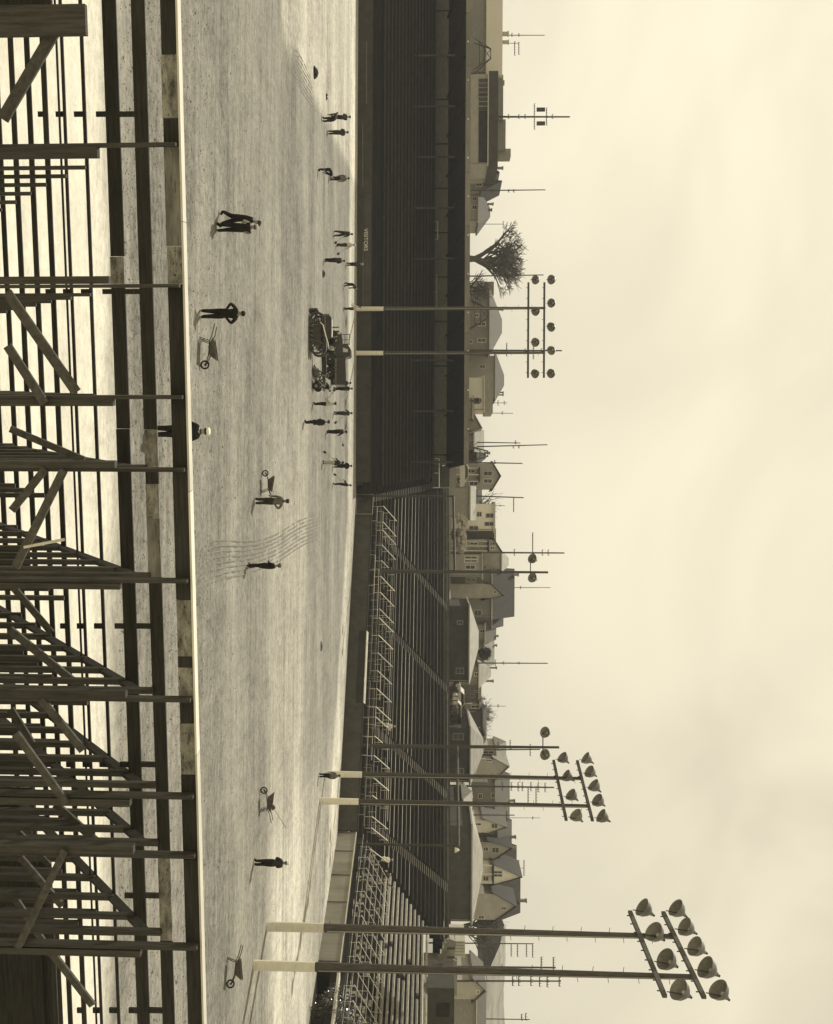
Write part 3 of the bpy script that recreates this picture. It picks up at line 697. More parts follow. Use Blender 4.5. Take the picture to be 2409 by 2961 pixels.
H('cottage with faded gable roof left of the lattice stand', 1245, 1300, 1372, 1400, 204, 'side', wall_dim, roof_pale, ((1268, 1366, 8, 8),))
H('dark pyramid roofed cottage behind the lattice stand', 1290, 1336, 1380, 1405, 206, 'hip', wall_dark, shingle, chim=((1310, 1414, 5),))
H('white clapboard gable house with two upper windows', 1340, 1413, 1424, 1446, 196, 'front', wall_mid, shingle, ((1369, 1411, 11, 22), (1391, 1411, 10, 22), (1362, 1362, 9, 22), (1398, 1370, 10, 22)), porch=(1350, 1395, 1384))
H('long low shed with a pale flat roof', 1412, 1498, 1361, 1377, 188, 'side', wall_dim, roof_pale, name='long_shed', cat='shed', dep=6)
H('dark gabled cottage behind the long low shed', 1418, 1455, 1380, 1394, 205, 'side', wall_dark, shingle)
H('flat topped white house with paired tall windows', 1457, 1535, 1430, 1432, 196, 'flat', wall_pale, wall_mid, ((1487, 1386, 12, 12), (1491, 1417, 11, 22), (1515, 1415, 10, 26), (1528, 1370, 12, 24)), name='house', dep=10)
H('plain dark brick block between the white house and porch house', 1536, 1562, 1432, 1434, 200, 'flat', wall_dim, wall_dim)
H('tall porch house with white balcony rails', 1561, 1598, 1428, 1453, 196, 'front', wall_mid, shingle, ((1572, 1370, 5, 20, white_paint), (1572, 1424, 7, 12), (1584, 1424, 6, 12, white_paint)), ur=1600, porch=(1562, 1596, 1410))
H('grey house with clipped pale roof right of the main utility pole', 1600, 1652, 1452, 1471, 206, 'hip', wall_mid, roof_pale, ((1617, 1370, 7, 30), (1640, 1396, 8, 16)), dep=8)
H('house with white porch columns behind the left light pole', 1603, 1668, 1396, 1400, 194, 'flat', wall_mid, roof_pale, ((1612, 1362, 6, 34, white_paint), (1622, 1362, 5, 36, white_paint), (1640, 1360, 10, 26)), dep=7)
H('large dark roofed house with a wide ridge', 1655, 1785, 1424, 1488, 204, 'side', wall_dim, shingle, ((1676, 1362, 7, 26, white_paint), (1690, 1362, 7, 30, white_paint), (1702, 1392, 9, 18), (1722, 1392, 9, 22), (1772, 1382, 14, 20)), ((1662, 1497, 7),), dep=12)
H('steep dark gable dormer on the large roof', 1690, 1730, 1420, 1456, 201, 'front', wall_mid, shingle, ((1712, 1432, 7, 7),), ur=1722, name='gable_house')
H('lower dark wing right of the large dark roofed house', 1783, 1812, 1424, 1456, 207, 'side', wall_dim, shingle, dep=10)
H('pale patterned roof house with a small chimney', 1806, 1852, 1404, 1435, 206, 'side', wall_dim, shingle_mid, ((1825, 1395, 8, 12),), ((1839, 1438, 4),))
H('faded roof house behind the evergreen shrub', 1850, 1925, 1401, 1430, 208, 'side', wall_dim, roof_pale, ((1880, 1392, 8, 12),), ((1866, 1434, 4), (1931, 1434, 4)))
H('long dark clubhouse with pale sloping roof behind the stand', 1752, 1972, 1358, 1384, 172, 'hip', wall_dark, roof_pale, ((1800, 1330, 8, 14, wall_dim), (1940, 1330, 14, 20, wall_dim)), name='clubhouse', cat='building', dep=13)
H('grey hip roofed house with a stubby chimney', 1928, 1982, 1386, 1420, 200, 'hip', wall_dim, roof_pale, ((1950, 1378, 8, 10),), ((1969, 1424, 5),))
H('small dim house left of the white pillared house', 1980, 2038, 1386, 1392, 206, 'flat', wall_dim, wall_mid, ((2000, 1377, 4, 6), (2012, 1366, 6, 8)), ((2020, 1400, 3),))
H('small house with white porch pillars and three pale windows', 2036, 2066, 1388, 1396, 203, 'side', wall_mid, shingle, ((2043, 1374, 6, 20, white_paint), (2052, 1374, 5, 22, white_paint), (2060, 1374, 6, 22, white_paint)))
H('dark barnlike house in front of the round bare tree', 2060, 2146, 1398, 1407, 200, 'side', wall_dark, shingle, dep=8)
H('second dark clubhouse with pale hipped roof', 2106, 2262, 1361, 1398, 168, 'hip', wall_dark, roof_pale, ((2130, 1325, 16, 28, wall_dim), (2230, 1330, 14, 20, wall_dim)), name='clubhouse', cat='building', dep=14)
H('grey house with tall chimney wall beside the light pole', 2164, 2205, 1436, 1464, 206, 'side', wall_mid, roof_pale, ((2175, 1412, 7, 30, white_paint), (2186, 1412, 10, 34, wall_dim)))
H('house with white dormer and steep pale roof', 2196, 2250, 1435, 1471, 203, 'front', wall_mid, roof_pale, ((2199, 1414, 5, 14),), ur=2215)
H('small white shed gable peeking over the clubhouse', 2293, 2318, 1350, 1364, 176, 'front', dull_white, roof_pale, name='small_shed', cat='shed')
H('long two storey house with flat dark ridge', 2262, 2400, 1433, 1474, 208, 'side', wall_dim, shingle_mid, ((2302, 1389, 12, 9), (2300, 1426, 12, 9), (2350, 1392, 10, 12)), ((2315, 1486, 5),), dep=11)
H('low building with pale clipped roof right of the second clubhouse', 2316, 2382, 1340, 1366, 170, 'side', wall_dark, roof_pale, name='low_building', cat='building', dep=9)
H('third dark clubhouse with wide pale roof', 2388, 2665, 1366, 1396, 158, 'hip', wall_dark, roof_pale, ((2480, 1330, 16, 14, wall_dark),), name='clubhouse', cat='building', dep=11)
H('white gabled house front with leaning dormer', 2372, 2408, 1412, 1465, 198, 'front', wall_pale, shingle_mid, ((2383, 1380, 6, 22, white_paint), (2388, 1430, 12, 16)), ur=2390)
H('shingled house with broken ridge behind the white gable', 2395, 2450, 1441, 1480, 204, 'side', wall_dim, shingle_mid, chim=((2420, 1489, 6),))
H('grey gable house with attic window and tall chimney', 2436, 2484, 1430, 1480, 200, 'front', wall_mid, shingle, ((2458, 1433, 14, 18), (2455, 1405, 10, 12)), chim=((2452, 1489, 5),), ur=2450)
H('dark steep roof joining the two gables', 2470, 2535, 1430, 1494, 204, 'side', wall_dim, shingle, ((2490, 1405, 12, 14), (2515, 1405, 12, 14)), dep=9, name='row_house')
H('white shingled gable house with triple attic window', 2502, 2556, 1433, 1508, 197, 'front', wall_pale, shingle, ((2522, 1440, 6, 22), (2531, 1440, 6, 22), (2540, 1405, 12, 14)), ur=2534, porch=(2500, 2556, 1424))
H('dark steep roof with a brick chimney right of the white gable', 2548, 2660, 1430, 1505, 203, 'side', wall_dim, shingle, ((2570, 1400, 14, 14),), ((2604, 1520, 7),), dep=10, name='row_house')
H('grey gable house with small attic window at the end of the row', 2585, 2660, 1432, 1492, 197, 'front', wall_mid, shingle, ((2626, 1457, 6, 12), (2652, 1392, 8, 14)), ur=2618)
H('small gable house with pale walls low at the right', 2835, 2890, 1372, 1402, 150, 'front', wall_mid, shingle_mid, ((2868, 1382, 8, 6),), ur=2862)
H('long low grey shed at the right edge', 2872, 2990, 1380, 1406, 152, 'side', wall_dim, shingle_mid, name='long_shed', cat='shed', dep=6)

# wooded rise at the right
b = MB(); pts = []
us_ = list(range(2640, 3300, 14))
for i, u in enumerate(us_):
    p = P(u, 1460 + 3 * math.sin(i * .35) + random.uniform(-1, 1) - (0 if u < 2990 else (u - 2990) * .1), 320); pts.append(p)
vs = []; fs = []
for p in pts:
    for k in range(7):
        f = k / 6; vs.append((p.x + random.uniform(-1, 1), p.y - 90 * (1 - f) ** 1.2 + (40 if k == 6 else 0), 9 + (p.z - 9) * (math.sin(f * math.pi / 2) if k < 6 else .7) + random.uniform(-.1, .1)))
for i in range(len(pts) - 1):
    for k in range(6): a = i * 7 + k; fs.append((a, a + 7, a + 8, a + 1))
b.add(vs, fs); b.build('hill', mat('wooded_slope', 0.20, .95, .35, .12, (1, 1, 1), .5), kind='structure')

# lattice floodlight stands on the roof terrace
def lattice(label, u0, u1, v0, v1, Y):
    t = thing('lattice_stand', P((u0 + u1) / 2, v0, Y), label, 'lattice frame'); a, c = P(u0, v0, Y), P(u1, v0, Y); m0, m1 = P(u0 + (u1 - u0) * .35, v1, Y + 1), P(u1 - (u1 - u0) * .35, v1, Y + 1)
    for p, q in ((a, m0), (c, m1), (a + V((0, 2, 0)), m0), (c + V((0, 2, 0)), m1)): b = MB(); b.tube(p, q, .09, n=5); b.build('leg', steel_dark, t)
    b = MB()
    for f in (.3, .6, .98): b.tube(a + (m0 - a) * f, c + (m1 - c) * f, .06, n=5)
    b.tube(a + (m0 - a) * .3, c + (m1 - c) * .98, .05, n=5); b.tube(c + (m1 - c) * .3, a + (m0 - a) * .98, .05, n=5)
    b.build('bracing', steel_dark, t)
lattice('steel lattice stand in front of the whitewashed factory wall', 110, 200, 1372, 1420, 190)
lattice('steel lattice stand before the big hip roofed house', 862, 950, 1356, 1412, 195)
lattice('steel lattice stand by the dark pyramid roofed cottage', 1288, 1336, 1352, 1412, 188)

# ---------------------------------------------------------------- utility poles
def upole(label, u, vt, Y, lean=0, arms=(), r=.14, extras=()):
    a = P(u, 1300, Y); tp = P(u + lean, vt, Y); base = V((a.x, Y, 8.5))
    t = thing('utility_pole', base, label, 'utility pole', 'utility poles beyond the stands'); b = MB(); b.tube(base, tp, r, r * .6, 7); b.build('pole', pole_wood, t)
    for (v, ul, ur_) in arms:
        p, q = P(ul, v, Y), P(ur_, v, Y); b = MB(); b.beam(p, q, .1, .12)
        n = max(2, int(abs(ur_ - ul) / 7))
        for k in range(n + 1): x = p + (q - p) * (k / n); b.tube(x, x + V((0, 0, .22)), .035, n=4)
        b.build('crossarm', pole_wood, t)
    for (v, du) in extras:
        p = P(u + du, v, Y); b = MB(); b.tube(p, p + V((0, 0, 1.3)), .33, n=10); b.build('transformer', steel_dark, t)
    return t, tp
tp = {}
_, tp[0] = upole('thin utility pole above the factory roof at the far left edge', 101, 1575, 210, 1, ((1480, 96, 106), (1500, 97, 105)), .1)
upole('short forked pole above the factory chimneys', 125, 1500, 208, 0, ((1488, 120, 160), (1500, 122, 158)), .08)
_, tp[1] = upole('stout utility pole with two hanging transformers over the warehouse', 337, 1648, 200, 1, ((1545, 300, 374), (1580, 312, 362), (1500, 331, 343), (1518, 331, 343), (1470, 331, 343), (1597, 331, 343)), .2, ((1552, -20), (1552, 20)))
_, tp[2] = upole('utility pole beside the spired house', 552, 1577, 205, -3, ((1422, 547, 557), (1470, 548, 556), (1485, 548, 556)), .13)
upole('faint thin pole between the hip house and the bare tree', 648, 1456, 215, 0, ((1455, 640, 660),), .08)
_, tp[3] = upole('utility pole crossing the right side of the bare tree', 800, 1572, 200, -5, ((1430, 796, 804),), .13)
_, tp[4] = upole('tall utility pole with lamp arm next to the far light tower', 1012, 1625, 195, 2, ((1465, 992, 1030), (1542, 985, 1038), (1518, 1008, 1018), (1565, 1008, 1018)), .17)
upole('small distant pole above the grey upper storey', 1165, 1467, 215, 0, ((1440, 1158, 1172), (1458, 1160, 1170)), .08)
upole('thin pole at the right end of the grey upper storey', 1193, 1484, 212, 2, ((1452, 1190, 1198),), .08)
upole('utility pole left of the lattice stand cottage', 1277, 1505, 205, 4, ((1490, 1274, 1284),), .12)
_, tp[5] = upole('tall leaning utility pole right of the faded gable cottage', 1295, 1583, 205, -9, ((1484, 1288, 1296), (1500, 1290, 1296)), .13)
upole('utility pole between the lattice stand and the white gable house', 1335, 1511, 192, 5, ((1430, 1331, 1341),), .13)
_, tp[6] = upole('utility pole with street lamp arm above the long low shed', 1430, 1514, 195, 9, ((1485, 1437, 1480),), .14)
upole('short distant pole behind the flat topped white house', 1462, 1460, 215, 0, ((1445, 1460, 1464),), .07)
_, tp[7] = upole('tall many armed utility pole left of the left light pole', 1597, 1632, 190, 2, ((1487, 1588, 1606), (1540, 1540, 1608), (1568, 1590, 1606), (1585, 1590, 1606)), .17)
upole('slender pole rising behind the large dark roof', 1699, 1592, 212, 0, ((1505, 1695, 1703),), .08)
_, tp[8] = upole('utility pole standing right of the evergreen shrub', 1917, 1584, 200, 1, ((1432, 1908, 1926), (1455, 1913, 1921), (1500, 1914, 1920)), .13)
upole('faint thin pole over the small pillared house', 2041, 1463, 215, 1, ((1440, 2037, 2045),), .07)
upole('utility pole with paired crossarms close beside the middle light pole', 2170, 1562, 192, -3, ((1440, 2146, 2170), (1475, 2140, 2165), (1533, 2152, 2185)), .14)
_, tp[9] = upole('many armed utility pole between the middle tower poles', 2272, 1602, 180, 5, ((1452, 2262, 2285), (1478, 2262, 2286), (1498, 2262, 2287), (1510, 2262, 2287), (1535, 2262, 2287), (1556, 2264, 2290), (1576, 2264, 2290), (1527, 2274, 2322), (1550, 2274, 2322)), .17)
upole('short utility pole right of the middle tower', 2357, 1488, 190, 0, ((1465, 2345, 2373),), .13)
upole('hairline pole over the white gabled house front', 2365, 1562, 215, 0, ((1540, 2362, 2368),), .06)
upole('roof mast with a double bar over the dark steep roof', 2510, 1517, 210, 0, ((1500, 2488, 2532), (1515, 2488, 2532)), .06)
upole('four armed utility pole on the wooded rise', 2728, 1542, 190, 1, ((1478, 2728, 2765), (1496, 2728, 2766), (1522, 2728, 2766), (1540, 2728, 2768)), .12)
_, tp[10] = upole('bold double armed utility pole behind the nearest tower', 2797, 1607, 150, 1, ((1565, 2767, 2812), (1600, 2768, 2808)), .17)
_, tp[11] = upole('slanted armed utility pole right of the bold double armed pole', 2838, 1622, 150, -1, ((1482, 2824, 2850), (1500, 2824, 2850), (1535, 2824, 2850), (1560, 2826, 2852), (1582, 2826, 2854), (1617, 2826, 2852)), .14)
upole('last utility pole at the right edge', 2946, 1532, 170, 2, ((1508, 2933, 2950), (1520, 2930, 2950)), .1)

# ---------------------------------------------------------------- trees and shrubs
def tree(label, base, height, spread, depth=6, seed=1, trunk_r=.3, name='bare_tree', splits=(3, 4), t0=.2):
    rnd = random.Random(seed); t = thing(name, base, label, 'tree'); tb = MB(); cb = MB()
    def grow(p, d, ln, r, lv):
        q = p; dd_ = d.copy()
        for k in range(3):
            n = q + dd_ * (ln / 3); (tb if lv == 0 else cb).tube(q, n, r * (1 - .12 * k), r * (1 - .12 * (k + 1)), 6 if lv < 2 else 4, False)
            q = n; dd_ = (dd_ + V((rnd.uniform(-.22, .22), rnd.uniform(-.22, .22), rnd.uniform(-.08, .12)))).normalized()
        if lv >= depth: return
        nb_ = rnd.randint(*splits) + (1 if lv < 2 else 0); a0 = rnd.uniform(0, 6.28)
        for k in range(nb_):
            a = a0 + k * 6.283 / nb_ + rnd.uniform(-.5, .5); e = V((math.cos(a), math.sin(a), 0)) * spread * rnd.uniform(.5, 1.2)
            nd = (dd_ + e * (1 + .12 * lv) + V((0, 0, .05))).normalized(); grow(q - dd_ * ln * rnd.uniform(0, .45), nd, ln * rnd.uniform(.68, .95), max(r * .60, .016), lv + 1)
    grow(V(base), V((0, 0, 1)), height * t0, trunk_r, 0)
    top = max(v[2] for v in cb.v) - base[2]; k = height / top
    for m_ in (tb, cb): m_.v = [(base[0] + (x[0] - base[0]) * k, base[1] + (x[1] - base[1]) * k, base[2] + (x[2] - base[2]) * k) for x in m_.v]
    tb.build('trunk', bark, t); cb.build('crown', bark, t)
p = P(745, 1340, 190); hh = P(745, 1530, 190).z - 12.5
tree('large bare branching tree standing alone above the covered stand roof', (p.x, 190, 12.5), hh, .62, 7, 23, .30, 'bare_tree', (2, 3), .10)
p = P(2065, 1395, 208); tree('round bare tree behind the dark barnlike house', (p.x, 208, 12), P(2065, 1440, 208).z - 12, .8, 5, 11, .25)
p = P(1490, 1420, 206); tree('thin bare treetop behind the flat topped white house', (p.x, 206, 12), P(1490, 1458, 206).z - 12, .6, 4, 3, .15)
p = P(833, 1400, 200); tree('scrubby bare tree before the low annex', (p.x, 200, 12), P(833, 1425, 200).z - 12, .7, 4, 8, .15)
p = P(2690, 1430, 205); tree('hazy bare tree at the left of the wooded rise', (p.x, 205, 11), P(2690, 1475, 205).z - 11, .8, 5, 21, .2)
def shrub(label, u, v0, v1, wu, Y, n, size, m, name='shrub', seed=1, z0=None):
    rnd = random.Random(seed); c = P(u, (v0 + v1) / 2, Y); hz_ = (P(u, v1, Y).z - P(u, v0, Y).z) / 2; hx = wu / 2 / F_PX * Y
    zb = z0 if z0 is not None else c.z - hz_; t = thing(name, (c.x, Y, zb), label, 'shrub'); b = MB()
    for i in range(n):
        while True:
            q = V((rnd.uniform(-1, 1), rnd.uniform(-1, 1), rnd.uniform(-1, 1)))
            if q.length < 1 and q.length > .25 and math.sin(q.x * 5 + seed) + math.sin(q.z * 6) + math.sin(q.y * 7) > -1.2: break
        p = c + V((q.x * hx, q.y * hx * .7, q.z * hz_)); d = V((rnd.gauss(0, 1), rnd.gauss(0, 1), rnd.gauss(0, 1))).normalized(); e = d.orthogonal().normalized(); s = size * rnd.uniform(.5, 1.3)
        b.add([p - d * s, p + e * s * .45, p + d * s, p - e * s * .45], [(0, 1, 2, 3)])
    b.build('foliage', m, t)
    b = MB()
    for k in range(6): b.tube((c.x + rnd.uniform(-.1, .1), Y, zb), c + V((rnd.uniform(-.6, .6) * hx, rnd.uniform(-.3, .3), rnd.uniform(0, .7) * hz_)), .05, .02, 5)
    b.build('stem', bark, t)
shrub('dark evergreen shrub growing over the clubhouse roof', 1890, 1385, 1420, 34, 190, 900, .35, leaf, 'evergreen_shrub', 3, 11)
shrub('small twiggy evergreen on the low wall by the pale building', 1159, 1369, 1392, 16, 193, 300, .25, leaf, 'evergreen_shrub', 4, 11)
def leafy_bush():
    rnd = random.Random(12); base = G(2930, 899); t = thing('leafy_bush', base, 'leafy bush with glittering leaves in front of the dugout at the right edge', 'shrub'); b = MB(); st_ = MB(); Y = base.y
    for k in range(60):
        u = rnd.uniform(2862, 3010); top = 1085 - max(0, (2925 - u)) * 1.3 - rnd.uniform(0, 50); v = 905 + (top - 905) * rnd.random() ** .8; c = P(u, v, Y + rnd.uniform(-.9, .9)); q = base + V((rnd.uniform(-.5, .8), 0, 0))
        st_.path([q, (q + c) / 2 + V((rnd.uniform(-.2, .2), 0, .2)), c], .014, 4)
        for n in range(rnd.randint(26, 60)):
            p = c + V((rnd.gauss(0, .22), rnd.gauss(0, .22), rnd.gauss(0, .22))); d = V((rnd.gauss(0, 1), rnd.gauss(0, 1), rnd.gauss(0, 1))).normalized(); e = d.orthogonal().normalized(); z = rnd.uniform(.03, .075)
            b.add([p - d * z, p + e * z * .5, p + d * z, p - e * z * .5], [(0, 1, 2, 3)])
    b.build('foliage', leaf_glossy, t); st_.build('stem', bark, t)
leafy_bush()
shrub('dark round bush at the left end of the car park', 1997, 1296, 1326, 24, 172, 500, .25, leaf, 'round_bush', 6, 10)
shrub('bushy growth beside the second clubhouse roof', 2128, 1380, 1402, 50, 186, 900, .3, leaf, 'roadside_bush', 9, 11)

# ---------------------------------------------------------------- parked cars and a fence between the clubhouses
def car_proto():
    t = thing('parked_car', (0, 0, 0), 'car', 'car', 'cars parked beyond the stands')
    prof = [(-2.2, .35), (-2.25, .8), (-1.9, 1.0), (-1.1, 1.05), (-.6, 1.55), (.9, 1.58), (1.6, 1.15), (2.2, .95), (2.25, .4)]
    b = MB(); b.prism([(x, -.8, z) for x, z in prof], (0, 1.6, 0)); b.build('body', car_dark, t)
    b = MB(); b.prism([(-.95, -.815, 1.1), (-.55, -.815, 1.47), (.85, -.815, 1.49), (1.35, -.815, 1.12)], (0, 1.63, 0)); b.build('window', glass, t)
    for x in (-1.4, 1.4):
        for y in (-.78, .62): w = MB(); w.tube((x, y, .34), (x, y + .16, .34), .34, n=14); wo = w.build('wheel', rubber, t); h = MB(); h.tube((x, y - .01, .34), (x, y + .17, .34), .15, n=10); h.build('hubcap', steel_grey, wo)
    for x in (-2.27, 2.24): b = MB(); b.box(x, -.82, .42, x + .06, .82, .56); b.build('bumper', steel_grey, t)
    return t
car = car_proto(); first = True
for (u, v, Y, rz, m, lb) in ((1360, 1322, 178, .1, car_pale, 'pale car parked below the white gable house'), (2012, 1310, 176, .3, car_pale, 'pale car at the left end of the car park'), (2030, 1311, 182, .2, car_dark, 'dark car behind the left pale car in the car park'),
                           (2048, 1301, 172, .1, car_pale, 'pale car in the middle of the car park'), (2064, 1310, 178, -.2, car_dark, 'dark car right of the middle pale car'), (2080, 1300, 172, .2, car_dark, 'dark car nearest the second clubhouse wall'), (2092, 1314, 180, .1, car_pale, 'pale car in the back row beside the second clubhouse')):
    c = car if first else copy_tree(car); first = False; p = P(u, v, Y); c.location = (p.x, Y, p.z); c.rotation_euler = (0, 0, rz); c['label'] = lb
    for o in c.children:
        if o.name.startswith('body'): o.data = o.data.copy(); o.data.materials[0] = m
b = MB()
pf0, pf1 = P(2000, 1292, 166), P(2103, 1292, 166)
ft = thing('wire_fence', pf0, 'post and wire fence along the car park edge', 'fence')
for k in range(9): x = pf0 + (pf1 - pf0) * (k / 8); b = MB(); b.tube(V((x.x, x.y, 9.8)), x + V((0, 0, 1.5)), .06, n=5); b.build('post', steel_dark, ft)
for h_ in (.4, .9, 1.4): b = MB(); b.tube(pf0 + V((0, 0, h_)), pf1 + V((0, 0, h_)), .025, n=4); b.build('wire', steel_dark, ft)
b = MB()
for k in range(160):
    p = P(random.uniform(1490, 1592), random.uniform(1326, 1346) , random.uniform(172, 176)); s = random.uniform(.1, .5); b.obox(p, (s, 0, 0), (0, s * .5, 0), V((0, 0, s * random.uniform(.3, .9))))
tag(b.build('rubble_heap', mat('rubble', .34, .9, .6, 2, (1, 1, 1), .3), kind='stuff'), 'long heap of pale rubble behind the open stand', 'rubble')
block('retaining_wall', 'sloping grey retaining wall behind the corner of the open stand', 'wall', 1418, 1640, 1306, 170, 1, wall_dim, 1246)


# ---------------------------------------------------------------- near timber bleacher seen from behind and above
TT = 0.164; aN = V((1, TT, 0)).normalized(); nN = V((-aN.y, aN.x, 0)); YS = [15, 15.45, 15.95, 16.6, 17.3, 18.05, 18.9, 19.8, 20.7, 21.6]
BANDS = [(489, 533), (408, 446), (327, 366), (264, 273), (208, 216), (151, 165), (107, 121), (63, 77), (21, 34), (-22, -8)]
def plane_pt(u, v, p0, off=0.0):
    d = ray(u, v); cpos = V((0, 0, HC)); k = ((p0 - cpos).dot(nN) - off) / d.dot(nN); return cpos + d * k
def RP(i, u, v, off=0.0): return plane_pt(u, v, P(981, BANDS[i][0], YS[i]), off)
NB = thing('timber_bleacher', P(981, 300, 17) * 1.0, 'half dismantled timber bleacher with dark boards, posts and braces in the foreground', 'bleacher')
row_dir_v = []
def board(i, u0, u1, m=None, vlo=None, vhi=None, th=.04, name='riser_board', off=0.0):
    lo = P(981, BANDS[i][0] if vlo is None else vlo, YS[i]); hi = P(981, BANDS[i][1] if vhi is None else vhi, YS[i])
    s0 = (RP(i, u0, 300) - lo).dot(aN); s1 = (RP(i, u1, 300) - lo).dot(aN)
    base = V((lo.x, lo.y, 0)) - nN * off; j = random.uniform(-.006, .006)
    b = MB(); b.prism([base + aN * s0 + V((0, 0, lo.z + j)), base + aN * s0 + V((0, 0, hi.z + j)), base + aN * s1 + V((0, 0, hi.z + j)), base + aN * s1 + V((0, 0, lo.z + j))], nN * th)
    return b.build(name, m or dark_wood, NB)
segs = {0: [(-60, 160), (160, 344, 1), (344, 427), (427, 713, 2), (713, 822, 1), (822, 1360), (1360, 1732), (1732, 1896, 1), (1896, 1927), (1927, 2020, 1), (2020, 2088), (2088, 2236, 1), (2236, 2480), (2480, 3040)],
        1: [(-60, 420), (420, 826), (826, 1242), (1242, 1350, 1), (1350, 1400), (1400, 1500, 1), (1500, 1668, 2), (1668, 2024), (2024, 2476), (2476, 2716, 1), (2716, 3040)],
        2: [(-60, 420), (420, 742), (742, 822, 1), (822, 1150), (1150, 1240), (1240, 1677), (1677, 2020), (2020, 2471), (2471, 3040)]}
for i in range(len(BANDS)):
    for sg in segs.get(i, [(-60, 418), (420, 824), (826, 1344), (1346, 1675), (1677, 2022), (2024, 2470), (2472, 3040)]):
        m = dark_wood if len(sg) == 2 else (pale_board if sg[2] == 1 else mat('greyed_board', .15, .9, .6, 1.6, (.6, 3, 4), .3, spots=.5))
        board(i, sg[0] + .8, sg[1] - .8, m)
for (ua, ub) in ((-60, 640), (642, 1420), (1422, 2180), (2182, 3040)):     # cap rail, its sunlight put into the pale colour
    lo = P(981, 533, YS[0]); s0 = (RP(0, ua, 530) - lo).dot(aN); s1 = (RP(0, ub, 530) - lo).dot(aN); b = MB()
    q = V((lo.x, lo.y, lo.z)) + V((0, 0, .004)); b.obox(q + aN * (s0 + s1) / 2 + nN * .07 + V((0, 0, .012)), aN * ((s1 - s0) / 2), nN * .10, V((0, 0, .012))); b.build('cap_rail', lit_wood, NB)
for i in (4,):
    for (ua, ub) in ((-60, 824), (826, 1675), (1677, 3040)): board(i, ua, ub, None, 196, 201, .03, 'batten')
FR = [(418, 33, 1, 285), (826, 22, -1, 318), (1148, 20, 1, 330), (1358, 20, -1, 335), (1679, 18, 1, 350), (2022, 21, -1, 366), (2302, 22, 1, 378), (2473, 26, -1, 388), (2738, 20, 1, 408)]
nobs = V(((1100 - U0) / F_PX, 1, 0))
def row_v(i, u, top=False):      # picture height of row i's board at u
    lo = P(981, BANDS[i][1 if top else 0], YS[i]); s = (RP(i, u, 300) - lo).dot(aN); q = V((lo.x, lo.y, lo.z)) + aN * s; d = q - V((0, 0, HC)); return VPP + F_PX * d.dot(Uc) / d.dot(Fw)
def vpost(u, vt, wpx, off, m, dep=.1, name='post', i=0, zlow=0.0):
    p = RP(i, u, vt, off); w = wpx / F_PX * p.y / 2; b = MB(); b.obox((p.x, p.y, (p.z + zlow) / 2), aN * w, nN * (dep / 2), V((0, 0, (p.z - zlow) / 2))); return b.build(name, m, NB)
for (u, bw_, sd_, vt) in FR:
    vpost(u, row_v(0, u, True) - 8, 10, .08, post_wood, .14)
    vpost(u + sd_ * (bw_ / 2 + 5.5), vt, bw_, .10, post_wood, .12, 'side_post')
    for i in range(1, 9):
        base = RP(0, u, 300); q = base + nobs * (YS[i] - YS[0]); sgn = q.x / q.y
        uu = U0 + F_PX * (V((q.x, q.y, base.z - HC)).dot(Rc)) / (V((q.x, q.y, base.z - HC)).dot(Fw))
        if u < 1200 and i < 3: continue
        vpost(uu, row_v(i, uu) + 4, 16 if u > 1900 else (13 if u > 1200 else 10), .03, post_wood, .09, 'row_post', i)
    a = RP(1, u, row_v(1, u), .02) - V((0, 0, .1)); base = RP(0, u, 300); pts = []
    for i in (1, 9):
        q = base + nobs * (YS[i] - YS[0]); uu = U0 + F_PX * (V((q.x, q.y, base.z - HC)).dot(Rc)) / (V((q.x, q.y, base.z - HC)).dot(Fw)); r = RP(i, uu, row_v(i, uu), .0); pts.append(r - V((0, 0, .2)))
    if u > 1200:
        b = MB(); b.beam(pts[0], pts[1], .05, .13, side=aN); b.build('raker', dark_wood, NB)
for (u, i0) in ((1515, 6), (1850, 5), (2165, 4), (2395, 4), (2610, 4), (2850, 3), (2955, 5)):
    for i in range(i0, 9):
        base = RP(0, u, 300); q = base + nobs * (YS[i] - YS[0]); r_ = V((q.x, q.y, base.z - HC)); uu = U0 + F_PX * r_.dot(Rc) / r_.dot(Fw)
        vpost(uu, row_v(i, uu) + 4, 12, .03, post_wood, .09, 'row_post', i)
for u in (330, 843, 1810, 2210, 2589, 2921):
    for (i, f) in ((1, 1.0), (2, .42), (3, .45), (4, .4), (5, .35)):
        v1 = row_v(i, u); v0 = row_v(i + 1, u, True) if i + 1 < len(BANDS) else v1 - 30
        if i == 3: v0 = row_v(4, u, True)
        vb = v1 - (v1 - v0) * f; p = RP(i, u, v1, -.045); q = RP(i, u, vb, -.045); w = 7.5 / F_PX * p.y
        b = MB(); b.obox((p + q) / 2, aN * w, nN * .02, V((0, 0, (p.z - q.z) / 2 + .01))); b.build('cleat', dark_wood, NB)
